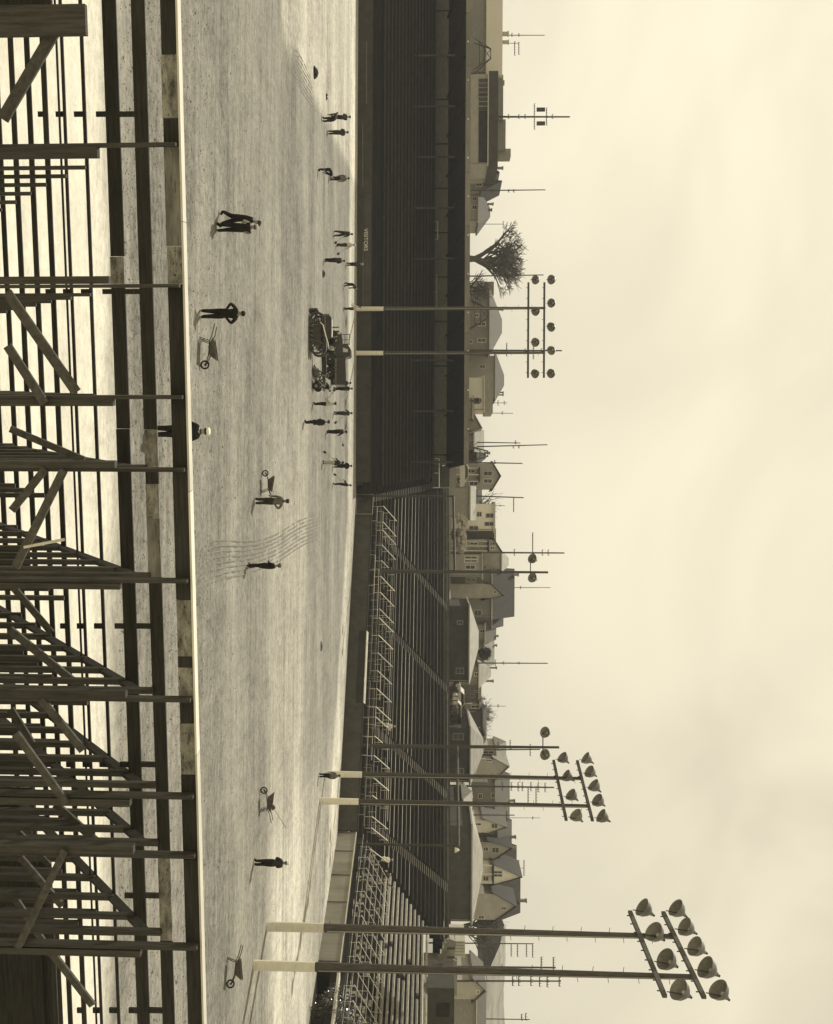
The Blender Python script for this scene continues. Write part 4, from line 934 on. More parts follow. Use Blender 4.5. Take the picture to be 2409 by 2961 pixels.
BR = [(95, 155, 345, 8, 44, .0, 0), (845, 20, 1134, 221, 36, .14, 0), (1000, 22, 1166, 130, 32, .2, 0), (1240, 30, 1330, 244, 24, -1.1, 0), (1355, 132, 1475, 35, 28, .16, 0), (1360, 184, 1640, 45, 30, .26, 0),
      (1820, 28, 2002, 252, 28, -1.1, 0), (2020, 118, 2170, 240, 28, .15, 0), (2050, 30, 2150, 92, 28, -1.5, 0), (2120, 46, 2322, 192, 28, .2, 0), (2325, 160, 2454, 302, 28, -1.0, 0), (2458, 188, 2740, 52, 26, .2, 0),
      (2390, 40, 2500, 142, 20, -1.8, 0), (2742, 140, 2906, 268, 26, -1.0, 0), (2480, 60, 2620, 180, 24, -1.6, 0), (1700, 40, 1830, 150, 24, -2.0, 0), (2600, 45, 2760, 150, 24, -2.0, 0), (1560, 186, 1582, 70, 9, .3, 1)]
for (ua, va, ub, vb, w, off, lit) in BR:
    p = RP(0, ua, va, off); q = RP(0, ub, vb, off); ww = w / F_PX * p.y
    b = MB(); b.beam(p, q, .05, ww * .8, side=nN); b.build('brace', brace_wood if not lit else lit_wood, NB)  # the lit one is a pale stick drawn for a sunlit brace edge
for (ua, ub, va, vb) in ((2500, 3040, -140, 62), (2700, 3040, 62.5, 84), (2290, 2498, -140, 30), (1590, 1680, -100, 50), (-60, 66, -60, 60)):
    board(8, ua, ub, None, va, vb, .03, 'dark_fill_board', -.12)  # dark boards added to fill the blackness below the rows
p = RP(0, 58, 250, .05); b = MB(); b.obox((p.x, p.y, p.z / 2), aN * .17, nN * .05, V((0, 0, p.z / 2))); b.build('corner_post', post_wood, NB)
b = MB(); p = RP(0, 90, 150, -.3); b.obox((p.x - .35, p.y, p.z / 2), aN * .3, nN * .03, V((0, 0, p.z / 2))); b.build('end_board', dark_wood, NB)

# ---------------------------------------------------------------- people
PEOPLE = []
def person(label, u, v, yaw=0, pose='stand', top=cloth_dark, bottom=cloth_black, hat=None, h=1.75, lean=0, arms=None, stride=0.0, spread=.10, head=0, group=None, at=None, coat=0, sleeve=None, knee=0.0, sit=False):
    base = at if at is not None else G(u, v); k = h / 1.75; yw = math.radians(yaw); cz, sz = math.cos(yw), math.sin(yw)
    t = thing('person', base, label, 'person', group)
    def L(x, y, z): return V((x * cz - y * sz, x * sz + y * cz, z)) * k
    la = math.radians(lean); pz = .92 if not sit else .50
    def U(x, y, z):              # upper body, leaned about the hips (front is +y)
        zz = z - .92; return (x, y * math.cos(la) + zz * math.sin(la), pz + zz * math.cos(la) - y * math.sin(la))
    vs = []; rs = []; es = []; bm_ = []
    def add(p, r, par=None, m='top'):
        vs.append(L(*p)); rs.append(r * k); i = len(vs) - 1
        if par is not None: es.append((par, i)); bm_.append(m)
        return i
    pel = add((0, 0, pz), .13)
    wa = add(U(0, 0, 1.06), .125 + coat * .3, pel, 'top' if coat else 'top'); chs = add(U(0, .01, 1.27), .15, wa); nb = add(U(0, 0, 1.41), .085, chs)
    ha = math.radians(head); nk = add(U(0, .015, 1.485), .052, nb, 'skin'); hd = add(U(.0, .03 + .1 * math.sin(ha), 1.60), .088, nk, 'skin'); ht = add(U(0, .02 + .14 * math.sin(ha), 1.675), .07, hd, 'skin')
    A = arms or {'stand': ((.07, .0, -.28, .07, .08, -.53), (.07, .0, -.28, .07, .08, -.53)), 'akimbo': ((.20, -.10, -.20, .0, .02, -.38), (.20, -.10, -.20, .0, .02, -.38)),
                 'work': ((.05, .16, -.24, -.04, .36, -.30), (.05, .12, -.26, -.06, .34, -.42)), 'front': ((.07, .06, -.27, -.10, .20, -.30), (.07, .06, -.27, -.10, .20, -.30)),
                 'reach': ((.03, .22, -.16, .0, .46, -.26), (.03, .2, -.2, .0, .42, -.36)), 'halfakimbo': ((.07, 0, -.28, .07, .08, -.53), (.20, -.1, -.2, 0, .02, -.38))}[pose]
    hands = []
    for sgn, a in ((-1, A[0]), (1, A[1])):
        sh = add(U(sgn * .175, 0, 1.385), .07, chs); el = add(U(sgn * (.175 + a[0]), a[1], 1.385 + a[2]), .05, sh, 'sleeve')
        wr = add(U(sgn * (.175 + a[3]), a[4], 1.385 + a[5]), .033, el, 'sleeve')
        w3 = vs[wr]; dirh = (vs[wr] - vs[el]).normalized(); hands.append((w3, dirh, sgn)); pl = len(vs); vs.append(w3 + dirh * .07 * k); rs.append(.034 * k); es.append((wr, pl)); bm_.append('skin')
    for sgn in (-1, 1):
        st_ = stride * sgn
        if sit:
            hp = add((sgn * .1, .04, pz - .02), .095, pel, 'leg'); kn = add((sgn * .14, .44, pz + .02), .07, hp, 'leg'); an = add((sgn * .13, .42, .1), .05, kn, 'leg'); to = add((sgn * .14, .58, .05), .04, an, 'shoe')
        else:
            hp = add((sgn * .09, .0, .84), .098, pel, 'leg'); kn = add((sgn * (spread * .85), st_ * .42 + .03 + knee, .48), .068, hp, 'leg'); an = add((sgn * spread, st_ - .02, .10 + max(0, -st_) * .12), .05, kn, 'leg'); to = add((sgn * (spread + .02), st_ + .14, .045), .038, an, 'shoe')
    bm_k = ['top'] * len(vs)
    for (ea, ec), ek in zip(es, bm_): bm_k[ec] = ek
    me = bpy.data.meshes.new('body'); me.from_pydata([tuple(x) for x in vs], es, []); o = bpy.data.objects.new('body', me); C.objects.link(o); o.parent = t
    sk = o.modifiers.new('Skin', 'SKIN'); sk.use_smooth_shade = True; sk.branch_smoothing = .3
    for i, x in enumerate(me.skin_vertices[0].data): x.radius = (rs[i] * (1.48 if bm_k[i] != 'skin' else 1.15), rs[i] * (1.38 if bm_k[i] != 'skin' else 1.12)); x.use_root = (i == 0)
    ss = o.modifiers.new('Sub', 'SUBSURF'); ss.levels = 1; ss.render_levels = 1
    PEOPLE.append((o, vs, es, bm_, {'top': top, 'sleeve': sleeve or top, 'leg': bottom, 'shoe': cloth_black, 'skin': skin_m}))
    OFF[t.name] = V(base)
    hc = V(vs[hd]); hu = (vs[ht] - vs[nk]).normalized(); fr = L(*(lambda q: q)((0, math.cos(la), -math.sin(la)))).normalized()
    b = MB(); b.lathe(V(base) + hc + hu * .01 * k - fr * .012, hu, [(-.03 * k, .098 * k), (.03 * k, .104 * k), (.08 * k, .09 * k), (.115 * k, .045 * k), (.12 * k, 0)], 10)
    hr = b.build('hair', hair_m, t, smooth=True)
    b = MB(); side = hu.cross(fr).normalized()
    b.lathe(V(base) + hc + fr * .085 * k - hu * .015 * k, fr, [(0, .022 * k), (.03 * k, .012 * k), (.035 * k, 0)], 6)
    for sg in (-1, 1): b.lathe(V(base) + hc + side * sg * .088 * k, side * sg, [(0, .03 * k), (.015 * k, .022 * k), (.018 * k, 0)], 6)
    b.build('face', skin_m, t, smooth=True)
    if hat:
        b = MB(); q = V(base) + hc + hu * .045 * k
        prof = {'cap': [(-.01, .11), (.0, .118), (.05, .12), (.085, .09), (.095, 0)], 'brim': [(0, .17), (.012, .17), (.014, .11), (.10, .10), (.115, .06), (.118, 0)]}[hat[0]]
        b.lathe(q, hu, [(x * k, r * k) for x, r in prof], 12)
        if hat[0] == 'cap': b.obox(q + fr * .14 * k, side * .07 * k, fr * .05 * k, hu * .008 * k)
        b.build('hat', hat[1], t, smooth=False)
    for (w3, dh, sgn) in hands:
        b = MB(); q = V(base) + w3 + dh * .07 * k; s_ = dh.orthogonal().normalized(); n_ = dh.cross(s_)
        b.obox(q + dh * .035 * k, dh * .045 * k, s_ * .04 * k, n_ * .014 * k)
        for f, ln in ((-.03, .06), (-.01, .075), (.01, .07), (.03, .055)):
            r = q + dh * .08 * k + s_ * f * k; r2 = r + (dh * .8 + n_ * .45).normalized() * ln * .55 * k; b.tube(r, r2, .0095 * k, .009 * k, 5); b.tube(r2, r2 + (dh * .4 + n_ * .8).normalized() * ln * .5 * k, .009 * k, .007 * k, 5)
        r = q + dh * .01 * k + s_ * .04 * k; b.tube(r, r + (dh * .6 + s_ * .7).normalized() * .055 * k, .011 * k, .008 * k, 5)
        b.build('hand', skin_m, t)
    if coat:
        b = MB(); c0 = V(base) + L(0, 0, .98); c1 = V(base) + L(0, 0, .98 - coat); d = (c1 - c0).normalized()
        b.lathe(c0, d, [(0, .15 * k), ((c0 - c1).length, .20 * k), ((c0 - c1).length, .17 * k), (0, .12 * k)], 14); b.build('coat_skirt', top, t, smooth=True)
    return t
def shovel(label, p, q, par=None):
    t = thing('shovel', p, label, 'tool'); b = MB(); b.tube(p, q, .02, n=6); b.build('handle', wood_handle, t)
    d = (V(q) - V(p)).normalized(); s = d.orthogonal().normalized(); n = d.cross(s)
    b = MB(); b.prism([V(q) - s * .11, V(q) + s * .11, V(q) + s * .12 + d * .2, V(q) + d * .29, V(q) - s * .12 + d * .2], n * .012); b.build('blade', steel_dark, t)
def held_tool(u, v, side, label, ln=1.45, up=1.05, reach=.38, yy=0.0):
    g = G(u, v); p = g + V((side * .15, yy, up)); q = g + V((side * (.15 + reach * 1.6), yy - .1, .28)); shovel(label, p, q)

person('man in black seen from behind with both hands on his hips', 907, 579, 3, 'akimbo', cloth_black, cloth_black, None, 1.76, spread=.11)
person('man in black leaning and striding, left of the nearest pair', 630, 634, -75, 'work', cloth_black, cloth_black, ('cap', cloth_dark), 1.78, lean=14, stride=.24, head=10)
person('man with one pale sleeve and dark waistcoat, right of the nearest pair', 658, 625, 30, 'work', cloth_black, cloth_black, ('cap', cloth_light), 1.74, sleeve=cloth_light, spread=.12)
person('man in a grey cap with its highlight coloured white, standing close behind the timber bleacher', 1247, 438, 5, 'stand', cloth_black, cloth_black, ('cap', cloth_white), 1.88)  # cap coloured white for the highlight on grey cloth
person('man with an elbow out standing at the handles of a wheelbarrow', 1449, 737, 15, 'halfakimbo', cloth_grey, cloth_dark, ('cap', cloth_dark), 1.74)
person('man in black beside the drag furrows holding his hands before him', 1636, 715, 70, 'front', cloth_black, cloth_black, ('cap', cloth_grey), 1.66, stride=.08)
person('man with a white belt and hat band standing alone at the right', 2494, 734, 10, 'front', cloth_dark, cloth_black, ('brim', cloth_white), 1.78)
person('man standing in front of a white pole base of the middle tower', 2242, 922, 5, 'stand', cloth_grey, cloth_black, None, 1.74)
person('man in dark clothes against the pale wall of the near wing', 2477, 972, -20, 'work', cloth_dark, cloth_black, None, 1.6, lean=8, stride=.1)
person('man stooping deeply at the far left in front of a standing man', 346, 932, 60, 'reach', cloth_dark, cloth_black, None, 1.75, lean=70, spread=.16)
person('man standing behind the stooping man at the far left', 339, 956, 40, 'front', cloth_dark, cloth_black, ('cap', cloth_dark), 1.74)
person('slim man standing alone right of the far left pair', 383, 948, 20, 'front', cloth_dark, cloth_dark, None, 1.76)
person('man doubled over towards the right near the clay boundary', 490, 921, -80, 'reach', cloth_black, cloth_black, None, 1.76, lean=82, spread=.12)
person('man upright just behind the doubled over man', 516, 953, 5, 'stand', cloth_grey, cloth_dark, None, 1.74)
person('man with legs wide apart leaning on a tool below the wall lettering', 675, 965, -25, 'work', cloth_dark, cloth_black, None, 1.74, spread=.24, lean=8)
person('bareheaded man in a light shirt raking right of the wide legged man', 708, 973, -40, 'work', cloth_light, cloth_dark, ('cap', cloth_white), 1.75)
person('man with an arched back in the middle foreground of the two men', 752, 938, -30, 'front', cloth_dark, cloth_black, None, 1.72, lean=8)
person('man in a pale cap standing close to the dark dugout wall', 764, 1001, 10, 'work', cloth_dark, cloth_black, ('cap', cloth_white), 1.75, lean=10)
person('man bending forward to the right on the pale track', 822, 995, -70, 'reach', cloth_dark, cloth_black, None, 1.7, lean=55, stride=.12)
person('man in a light shirt at the foot of the far light tower pole', 893, 994, 80, 'work', cloth_light, cloth_black, None, 1.75, lean=15)
person('man standing at the tail of the dump truck, nearer of two', 1124, 965, 60, 'front', cloth_dark, cloth_black, None, 1.74)
person('man half hidden behind the tail of the dump truck', 1108, 959, 60, 'front', cloth_black, cloth_black, None, 1.76)
person('man in a light shirt holding a long handled tool right of the truck', 1168, 906, 80, 'work', cloth_light, cloth_black, ('cap', cloth_dark), 1.74)
person('man on the pale track far behind the tool carriers', 1195, 965, 40, 'work', cloth_dark, cloth_dark, None, 1.72)
person('stout man in a long dark coat right of the tool carriers', 1221, 880, 70, 'front', cloth_black, cloth_black, ('cap', cloth_black), 1.78, coat=.35, spread=.08)
person('man with a thin rod standing right of the coated man', 1248, 944, -40, 'work', cloth_dark, cloth_black, ('cap', cloth_black), 1.75)
person('man in pale trousers working with a shovel', 1338, 933, 60, 'work', cloth_dark, cloth_light, ('cap', cloth_dark), 1.74, spread=.15)
person('man standing just behind the man in pale trousers', 1347, 963, 10, 'front', cloth_black, cloth_black, None, 1.75)
person('man curving backward with a shovel at the end of the wall', 1400, 963, 90, 'work', cloth_dark, cloth_black, None, 1.7, lean=-10)
def stand_pt(u, v, S=S1):
    best = None
    for k in range(400):
        d = k * .04; s = s_at(u, d, S); q = S(s, d); r = V((q.x, q.y, q.z - HC)); vv = VPP + F_PX * r.dot(Uc) / r.dot(Fw)
        if best is None or abs(vv - v) < best[0]: best = (abs(vv - v), q)
    return best[1]
for (u, v, l, m) in ((2100, 1108, 'person in pale clothes sitting alone in the middle of the open stand', cloth_light), (2486, 1098, 'person in white sitting at the right end of the open stand', cloth_white),
                     (2528, 1092, 'person in dark clothes sitting left of another near the right end', cloth_dark), (2566, 1104, 'person in a dark coat and pale cap sitting beside the near wing benches', cloth_black)):
    q = stand_pt(u, v); person(l, u, v, 150, 'front', m, m, ('cap', cloth_light), 1.7, at=q, sit=True)
held_tool(675, 965, 1, 'shovel held by the wide legged man'); held_tool(708, 973, 1, 'rake held by the bareheaded man in the light shirt')
g = G(1168, 906); shovel('long handled tool held slanting by the man right of the truck', g + V((-.1, 0, .9)), g + V((-.95, 0, 1.5)))
held_tool(1195, 965, 1, 'shovel held by the man far behind the tool carriers'); g = G(1248, 944); shovel('thin rod pointing down right from the man beside the coated man', g + V((.1, -.1, 1.1)), g + V((1.0, -.1, 1.35)))
held_tool(1338, 933, -1, 'shovel held by the man in pale trousers'); held_tool(1400, 963, -1, 'shovel at the feet of the backward curving man')

# ---------------------------------------------------------------- wheelbarrows
wb = thing('wheelbarrow', (0, 0, 0), 'w', 'wheelbarrow', 'wheelbarrows on the dirt')
b = MB(); R_ = [(-.50, -.30), (.42, -.30), (.42, .30), (-.52, .30)]; F_ = [(-.28, -.19), (.18, -.19), (.18, .19), (-.28, .19)]; zt_ = [.70, .56, .56, .70]; zb_ = .38
ov = [V((x, y, z)) for (x, y), z in zip(R_, zt_)] + [V((x, y, zb_)) for x, y in F_]; iv = [V((x * .96, y * .94, z - .004)) for (x, y), z in zip(R_, zt_)] + [V((x * .96, y * .94, zb_ + .02)) for x, y in F_]
b.add(ov + iv, [(0, 1, 5, 4), (1, 2, 6, 5), (2, 3, 7, 6), (3, 0, 4, 7), (4, 5, 6, 7), (8, 12, 13, 9), (9, 13, 14, 10), (10, 14, 15, 11), (11, 15, 12, 8), (12, 15, 14, 13), (0, 8, 9, 1), (1, 9, 10, 2), (2, 10, 11, 3), (3, 11, 8, 0)])
b.build('tray', rust, wb)
b = MB(); b.torus((-.66, 0, .19), (0, 1, 0), .155, .035, 20, 6); w_ = b.build('wheel', rubber, wb); b = MB(); b.tube((-.66, -.06, .21), (-.66, .06, .21), .045, n=8)
for k in range(6): t_ = k * math.pi / 3; b.tube((-.66, 0, .21), (-.66 + .17 * math.cos(t_), 0, .21 + .17 * math.sin(t_)), .01, n=4)
b.build('hub', steel_dark, w_)
for s in (-1, 1):
    b = MB(); b.path([(-.68, s * .07, .22), (-.3, s * .17, .36), (.25, s * .24, .40), (.55, s * .27, .52), (.95, s * .28, .60)], .02, 6); b.build('handle', wood_handle if s > 5 else steel_dark, wb)
    b = MB(); b.path([(.22, s * .22, .40), (.34, s * .2, .03), (.42, s * .2, .02), (.28, s * .23, .42)], .016, 5); b.build('leg', steel_dark, wb)
bx('crossbar', steel_dark, wb, .33, -.22, .14, .36, .22, .17)
first = True
for (u, v, rz, sc_, lb) in ((1008, 580, 176, .95, 'wheelbarrow with handles to the left beside the man with hands on hips'), (1402, 757, -6, .92, 'wheelbarrow whose handles the man with an elbow out is standing at'),
                            (2322, 753, 4, 1.02, 'wheelbarrow with a long tool sticking out, between the right towers'), (2798, 657, 158, 1.0, 'wheelbarrow tipped with its handle up, at the lower right')):
    c = wb if first else copy_tree(wb); first = False; c.location = G(u, v); c.rotation_euler = (0, 0, math.radians(rz)); c.scale = (sc_, sc_, sc_); c['label'] = lb
g = G(2345, 753); shovel('long handled rake lying across the wheelbarrow between the right towers', g + V((.9, .1, 1.35)), g + V((-.1, 0, .72)))

# ---------------------------------------------------------------- crawler tractor, dump truck, towed scraper
def stadium(cx, z0, z1, L_, n=8):
    r = (z1 - z0) / 2; pts = []
    for k in range(n + 1): t_ = math.pi / 2 + math.pi * k / n; pts.append((cx - L_ / 2 + r + r * math.cos(t_), z0 + r + r * math.sin(t_)))
    for k in range(n + 1): t_ = -math.pi / 2 + math.pi * k / n; pts.append((cx + L_ / 2 - r + r * math.cos(t_), z0 + r + r * math.sin(t_)))
    return pts
o = G(968, 898); ct = thing('crawler_tractor', o, 'dark crawler tractor with a driver and a pale curved lever on its side', 'tractor')
def lp(x, y, z): return o + V((x, y, z))
for s in (-1, 1):
    ys = -1.0 if s < 0 else .62; b = MB(); outer = stadium(0, 0, 1.12, 3.0); inner = stadium(0, .09, 1.03, 2.82); n = len(outer)
    vs_ = [lp(x, ys, z) for x, z in outer] + [lp(x, ys + .38, z) for x, z in outer] + [lp(x, ys, z) for x, z in inner] + [lp(x, ys + .38, z) for x, z in inner]; fs_ = []
    for k in range(n): j = (k + 1) % n; fs_ += [(k, j, n + j, n + k), (2 * n + k, 3 * n + k, 3 * n + j, 2 * n + j), (k, 2 * n + k, 2 * n + j, j), (n + k, n + j, 3 * n + j, 3 * n + k)]
    b.add(vs_, fs_); tr = b.build('track', steel_dark, ct); b = MB()
    for k in range(n):
        (xa, za), (xb, zb2) = outer[k], outer[(k + 1) % n]; m_ = max(1, int(math.hypot(xa - xb, za - zb2) / .18))
        for j in range(m_): f = (j + .5) / m_; b.obox(lp(xa + (xb - xa) * f, ys + .19, za + (zb2 - za) * f), (.025, 0, 0), (0, .2, 0), (0, 0, .03))
    b.build('track_plates', rust, tr, kind='stuff')
    for (x, r) in ((-.97, .40), (.97, .44)):
        b = MB(); b.torus(lp(x, ys + .1, .56), (0, 1, 0), r, .045, 20, 6); b.tube(lp(x, ys - .02, .56), lp(x, ys + .3, .56), .11, n=10)
        for k in range(8): t_ = k * math.pi / 4; b.tube(lp(x, ys + .1, .56), lp(x + r * math.cos(t_), ys + .1, .56 + r * math.sin(t_)), .025, n=4)
        b.build('track_wheel', rust, ct)
    b = MB(); b.box(*(lp(-.9, ys + .12, .3)), *(lp(.9, ys + .3, .82))); b.build('track_frame', steel_dark, ct)
    for x in (-.5, -.17, .17, .5): b = MB(); b.tube(lp(x, ys + .02, .2), lp(x, ys + .3, .2), .12, n=10); b.build('roller', rust, ct)
b = MB(); b.prism([lp(-1.3, -.42, .75), lp(-1.3, -.42, 1.42), lp(-1.22, -.42, 1.52), lp(.3, -.42, 1.5), (lp(.3, -.42, .75))], (0, .84, 0)); b.build('hood', steel_dark, ct)
b = MB(); b.box(*lp(-1.1, -.46, 1.525), *lp(.28, .46, 1.57)); b.build('hood_top', steel_grey, ct)
b = MB(); b.box(*lp(-1.42, -.4, .72), *lp(-1.302, .4, 1.40)); b.build('radiator', rust, ct)
for k in range(5): b = MB(); b.box(*lp(-.9 + k * .22, -.435, .95), *lp(-.84 + k * .22, -.421, 1.35)); b.build('louvre', rust, ct)
b = MB(); b.path([lp(-.75, -1.08, .78), lp(-.55, -1.08, 1.0), lp(-.2, -1.08, 1.08), lp(.25, -1.08, 1.2), lp(.7, -1.08, 1.34), lp(1.0, -1.08, 1.38)], .045, 6); b.build('side_lever', white_paint, ct)
b = MB(); b.tube(lp(-.55, .15, 1.5), lp(-.55, .15, 2.05), .05, n=8); b.build('exhaust_pipe', rust, ct)
b = MB(); b.prism([lp(.45, -.4, .9), lp(1.3, -.4, .9), lp(1.38, -.4, 1.75), lp(1.22, -.4, 1.75), lp(1.12, -.4, 1.25), lp(.45, -.4, 1.2)], (0, .8, 0)); b.build('seat', cloth_black, ct)
for s in (-.8, .8): b = MB(); b.prism([lp(.25, s - .2, 1.15), lp(1.3, s - .2, 1.15), lp(1.45, s - .2, .95), lp(1.48, s - .2, 1.0), lp(1.32, s - .2, 1.22), lp(.25, s - .2, 1.22)], (0, .4, 0)); b.build('mudguard', steel_dark, ct)
for s in (-.2, 0, .2): b = MB(); b.tube(lp(.35, s, 1.2), lp(.12, s, 1.95), .02, n=5); b.build('control_lever', steel_grey, ct)
b = MB(); b.beam(lp(-1.3, -.7, .35), lp(-1.65, -.7, .35), .08, .2); b.beam(lp(-1.3, .7, .35), lp(-1.65, .7, .35), .08, .2); b.box(*lp(-1.75, -1.1, .05), *lp(-1.65, 1.1, .6)); b.build('front_frame', rust, ct)
person('tractor driver in dark clothes leaning over the hood', 958, 899, 70, 'reach', cloth_black, cloth_black, ('cap', cloth_dark), 1.75, lean=14, at=lp(.55, 0, .78), sit=True)
person('helper in a light shirt sitting low behind the tractor driver', 984, 899, 70, 'work', cloth_light, cloth_grey, None, 1.6, lean=20, at=lp(1.05, .75, .72), sit=True)

o = G(1052, 940); tk = thing('dump_truck', o, 'dark dump truck with rounded cab parked behind the crawler tractor', 'truck')
def wheel(par, x, y, r, w=.22):
    b = MB(); b.torus(lp(x, y, r), (0, 1, 0), r - .1, .1, 20, 8); b.tube(lp(x, y - .05, r), lp(x, y + .05, r), r - .12, n=16); wo = b.build('wheel', rubber, par); b = MB()
    b.tube(lp(x, y - .08, r), lp(x, y + .08, r), .09, n=10)
    for k in range(12): t_ = k * math.pi / 6; b.obox(lp(x + (r - .2) * math.cos(t_), y - .07, r + (r - .2) * math.sin(t_)), (.022, 0, 0), (0, .012, 0), (0, 0, .022))
    b.build('wheel_rim', steel_grey, wo)
for (x, y) in ((-2.0, -.8), (-2.0, .8), (-.28, -.85), (.78, -.85), (-.28, .85), (.78, .85)): wheel(tk, x, y, .47)
b = MB(); b.box(*lp(-2.6, -.45, .5), *lp(1.7, .45, .68)); b.build('chassis', steel_dark, tk)
b = MB(); b.prism([lp(-2.6, -.5, .6), lp(-2.6, -.5, 1.15), lp(-2.45, -.5, 1.35), lp(-1.5, -.5, 1.45), lp(-1.5, -.5, .6)], (0, 1.0, 0)); b.build('hood', car_dark, tk)
b = MB(); b.box(*lp(-2.66, -.42, .65), *lp(-2.603, .42, 1.2)); b.build('grille', steel_grey, tk)
cab = [(-1.5, .62), (-1.5, 1.5), (-1.38, 1.98), (-1.15, 2.12), (-.62, 2.14), (-.48, 2.0), (-.45, .62)]
b = MB(); b.prism([lp(x, -.78, z) for x, z in cab], (0, 1.56, 0)); b.build('cab', car_dark, tk)
b = MB(); b.prism([lp(-1.22, -.79, 1.52), lp(-.85, -.79, 1.52), lp(-.85, -.79, 1.92), lp(-1.08, -.79, 1.92)], (0, .012, 0)); b.build('side_window', lamp_glass, tk)
b = MB(); b.box(*lp(-1.503 - .012, -.65, 1.5), *lp(-1.503, .65, 1.85)); b.build('windscreen', glass, tk)
for s in (-1, 1): b = MB(); b.lathe(lp(-2.45, s * .62, 1.15), (-1, 0, 0), [(-.15, .02), (-.12, .1), (0, .14), (.02, .13), (.02, 0)], 10); b.build('headlight', lamp_glass, tk)
for s in (-1, 1): b = MB(); b.prism([lp(-2.6, s * .8 - .16, .6), lp(-2.45, s * .8 - .16, .98), lp(-2.0, s * .8 - .16, 1.1), lp(-1.6, s * .8 - .16, .95), lp(-1.4, s * .8 - .16, .58), lp(-1.3, s * .8 - .16, .58), lp(-1.55, s * .8 - .16, 1.02), lp(-2.0, s * .8 - .16, 1.17), lp(-2.5, s * .8 - .16, 1.03), lp(-2.68, s * .8 - .16, .6)], (0, .32, 0)); b.build('mudguard', car_dark, tk)
b = MB(); b.prism([lp(-.38, -.95, .80), lp(-.42, -.95, 1.6), lp(1.82, -.95, 1.68), lp(1.78, -.95, .85)], (0, .06, 0)); b.build('side_panel', car_dark, tk)
b = MB(); b.prism([lp(-.38, .9, .80), lp(-.42, .9, 1.6), lp(1.82, .9, 1.68), lp(1.78, .9, .85)], (0, .06, 0)); b.build('side_panel', car_dark, tk)
b = MB(); b.box(*lp(-.44, -.88, .8), *lp(-.38, .89, 1.62)); b.build('headboard', car_dark, tk)
b = MB(); b.box(*lp(1.74, -.88, .86), *lp(1.80, .89, 1.62)); b.build('tailgate', car_dark, tk)
b = MB(); b.box(*lp(-.37, -.88, .80), *lp(1.73, .89, .86)); b.build('bed_floor', rust, tk)
b = MB(); b.box(*lp(-.3, -.97, .94), *lp(1.7, -.951, 1.0)); b.build('side_rib', steel_grey, tk)
for k in range(5): b = MB(); b.box(*lp(.02 + k * .38, -.985, .84), *lp(.07 + k * .38, -.951, 1.62)); b.build('stake', car_dark, tk)
b = MB()
for z in (1.62, 1.98): b.beam(lp(-2.4, 0, z), lp(-1.52, 0, z), .05, .05)
for x in (-2.4, -1.95, -1.6): b.beam(lp(x, 0, 1.4), lp(x, 0, 2.02), .05, .05)
b.build('rack', steel_dark, tk)

o = G(1086, 906); ts = thing('towed_scraper', o, 'low towed scraper with tangled steel frame behind the crawler tractor', 'scraper')
b = MB(); b.beam(lp(-1.6, -.1, .78), lp(.2, -.1, .85), .18, .34); b.build('drawbar', steel_dark, ts)
b = MB(); b.prism([lp(-.55, -1.0, .02), lp(-.4, -1.0, .5), lp(-.32, -1.0, .5), lp(-.45, -1.0, .02)], (.5, 1.8, 0)); b.build('blade', steel_grey, ts)
for (p, q) in (((-.7, -.6, .15), (.75, -.6, .2)), ((-.7, .5, .15), (.75, .5, .2)), ((-.2, -.6, .2), (.1, -.1, 1.0)), ((.5, .5, .2), (.1, -.1, 1.0)), ((.2, -.6, .2), (.9, -.4, .9)), ((-.7, -.6, .15), (-.7, .5, .15)), ((.75, -.6, .2), (.75, .5, .2))):
    b = MB(); b.beam(lp(*p), lp(*q), .07, .09); b.build('frame_bar', random.choice((rust, steel_dark, steel_grey)), ts)
for (x, y) in ((.85, -.8), (.85, .65)): wheel(ts, x, y, .3)
b = MB(); b.torus(lp(.1, -.5, 1.05), (.3, -.5, .8), .2, .02, 16, 5); b.build('hand_wheel', steel_grey, ts)
b = MB(); b.path([lp(-.3, -.9, .45), lp(-.1, -.95, .75), lp(.4, -.95, .55), lp(.7, -.9, .25)], .05, 6); b.build('hose', rubber, ts)
b = MB(); b.box(*lp(.25, -.3, .72), *lp(.75, .25, .95)); b.build('weight_box', rust, ts)
person('man crouching over the towed scraper', 1092, 908, -60, 'reach', cloth_black, cloth_black, None, 1.6, lean=65, at=lp(.55, .15, .1), stride=.1)

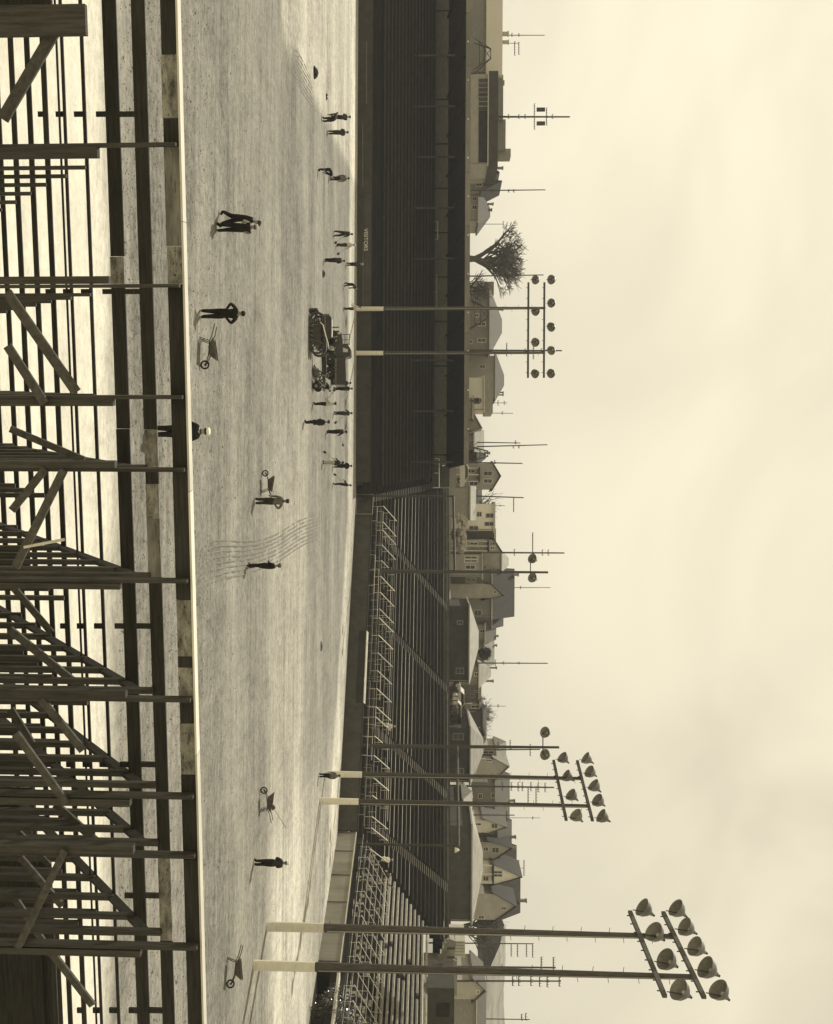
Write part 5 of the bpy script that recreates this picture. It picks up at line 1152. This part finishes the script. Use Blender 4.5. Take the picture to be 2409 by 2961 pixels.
# small things lying on the dirt
def lump(name, label, cat, u, v, r, h_, m, n=9):
    c = G(u, v); b = MB(); b.lathe(c - V((0, 0, .02)), (0, 0, 1), [(0, r), (h_ * .4, r * .8), (h_ * .8, r * .4), (h_, 0)], n); b.v = [(x + random.uniform(-.12, .12) * r, y + random.uniform(-.12, .12) * r, z) for x, y, z in b.v]
    tag(b.build(name, m), label, cat)
lump('canvas_bundle', 'dark canvas bundle lying on the pale clay at the far left', 'bundle', 210, 908, .55, .35, cloth_black)
lump('marker_stone', 'left one of two small dark stones on the clay fan', 'stone', 275, 943, .18, .16, cloth_black)
lump('marker_stone', 'right one of two small dark stones on the clay fan', 'stone', 284, 943, .18, .16, cloth_black)
lump('soil_heap', 'small dark heap on the pale streak left of the tractor', 'heap', 792, 933, .35, .25, cloth_dark)
lump('soil_heap', 'tiny dark heap right of the far tower shadows', 'heap', 1868, 928, .5, .16, cloth_dark)

# ---------------------------------------------------------------- turn skinned skeletons and lettering into meshes
bpy.context.view_layer.update()
dg = bpy.context.evaluated_depsgraph_get()
new = []
for (o, vs, es, bm_, ms) in PEOPLE:
    me = bpy.data.meshes.new_from_object(o.evaluated_get(dg)); new.append(me)
tme = bpy.data.meshes.new_from_object(txt.evaluated_get(dg))
for (o, vs, es, bm_, ms), me in zip(PEOPLE, new):
    keys = ['top', 'sleeve', 'leg', 'shoe', 'skin']; me.materials.clear()
    for k in keys: me.materials.append(ms[k])
    o.modifiers.clear(); o.data = me; cache = []
    for (a, c), k in zip(es, bm_): cache.append((vs[a], vs[c] - vs[a], max((vs[c] - vs[a]).length_squared, 1e-8), keys.index(k)))
    for p in me.polygons:
        q = p.center; best = 1e9; bi = 0
        for (a, d, l2, ki) in cache:
            t_ = min(1, max(0, (q - a).dot(d) / l2)); e = (a + d * t_ - q).length_squared
            if e < best: best = e; bi = ki
        p.material_index = bi; p.use_smooth = True
lo_ = bpy.data.objects.new('lettering', tme); C.objects.link(lo_); lo_.parent = CG; lo_.location = txt.location; lo_.rotation_euler = txt.rotation_euler
bpy.data.objects.remove(txt)
lo_.name = 'lettering'

# ---------------------------------------------------------------- thin haze over the town
hm = bpy.data.materials.new('haze'); hm.use_nodes = True; t = hm.node_tree; t.nodes.clear()
pv = N(t, 'ShaderNodeVolumePrincipled'); pv.inputs['Density'].default_value = 0.00018; pv.inputs['Color'].default_value = (1.0, 0.99, 0.97, 1); pv.inputs['Anisotropy'].default_value = 0.3
mo = N(t, 'ShaderNodeOutputMaterial'); t.links.new(pv.outputs[0], mo.inputs['Volume'])
b = MB(); b.box(-900, -60, -1.2, 900, 1100, 60); hz = b.build('haze', hm, kind='stuff'); hz.data.materials.clear(); hz.data.materials.append(hm)
tag(hz, 'thin pale haze lying over the field and the houses', 'haze')
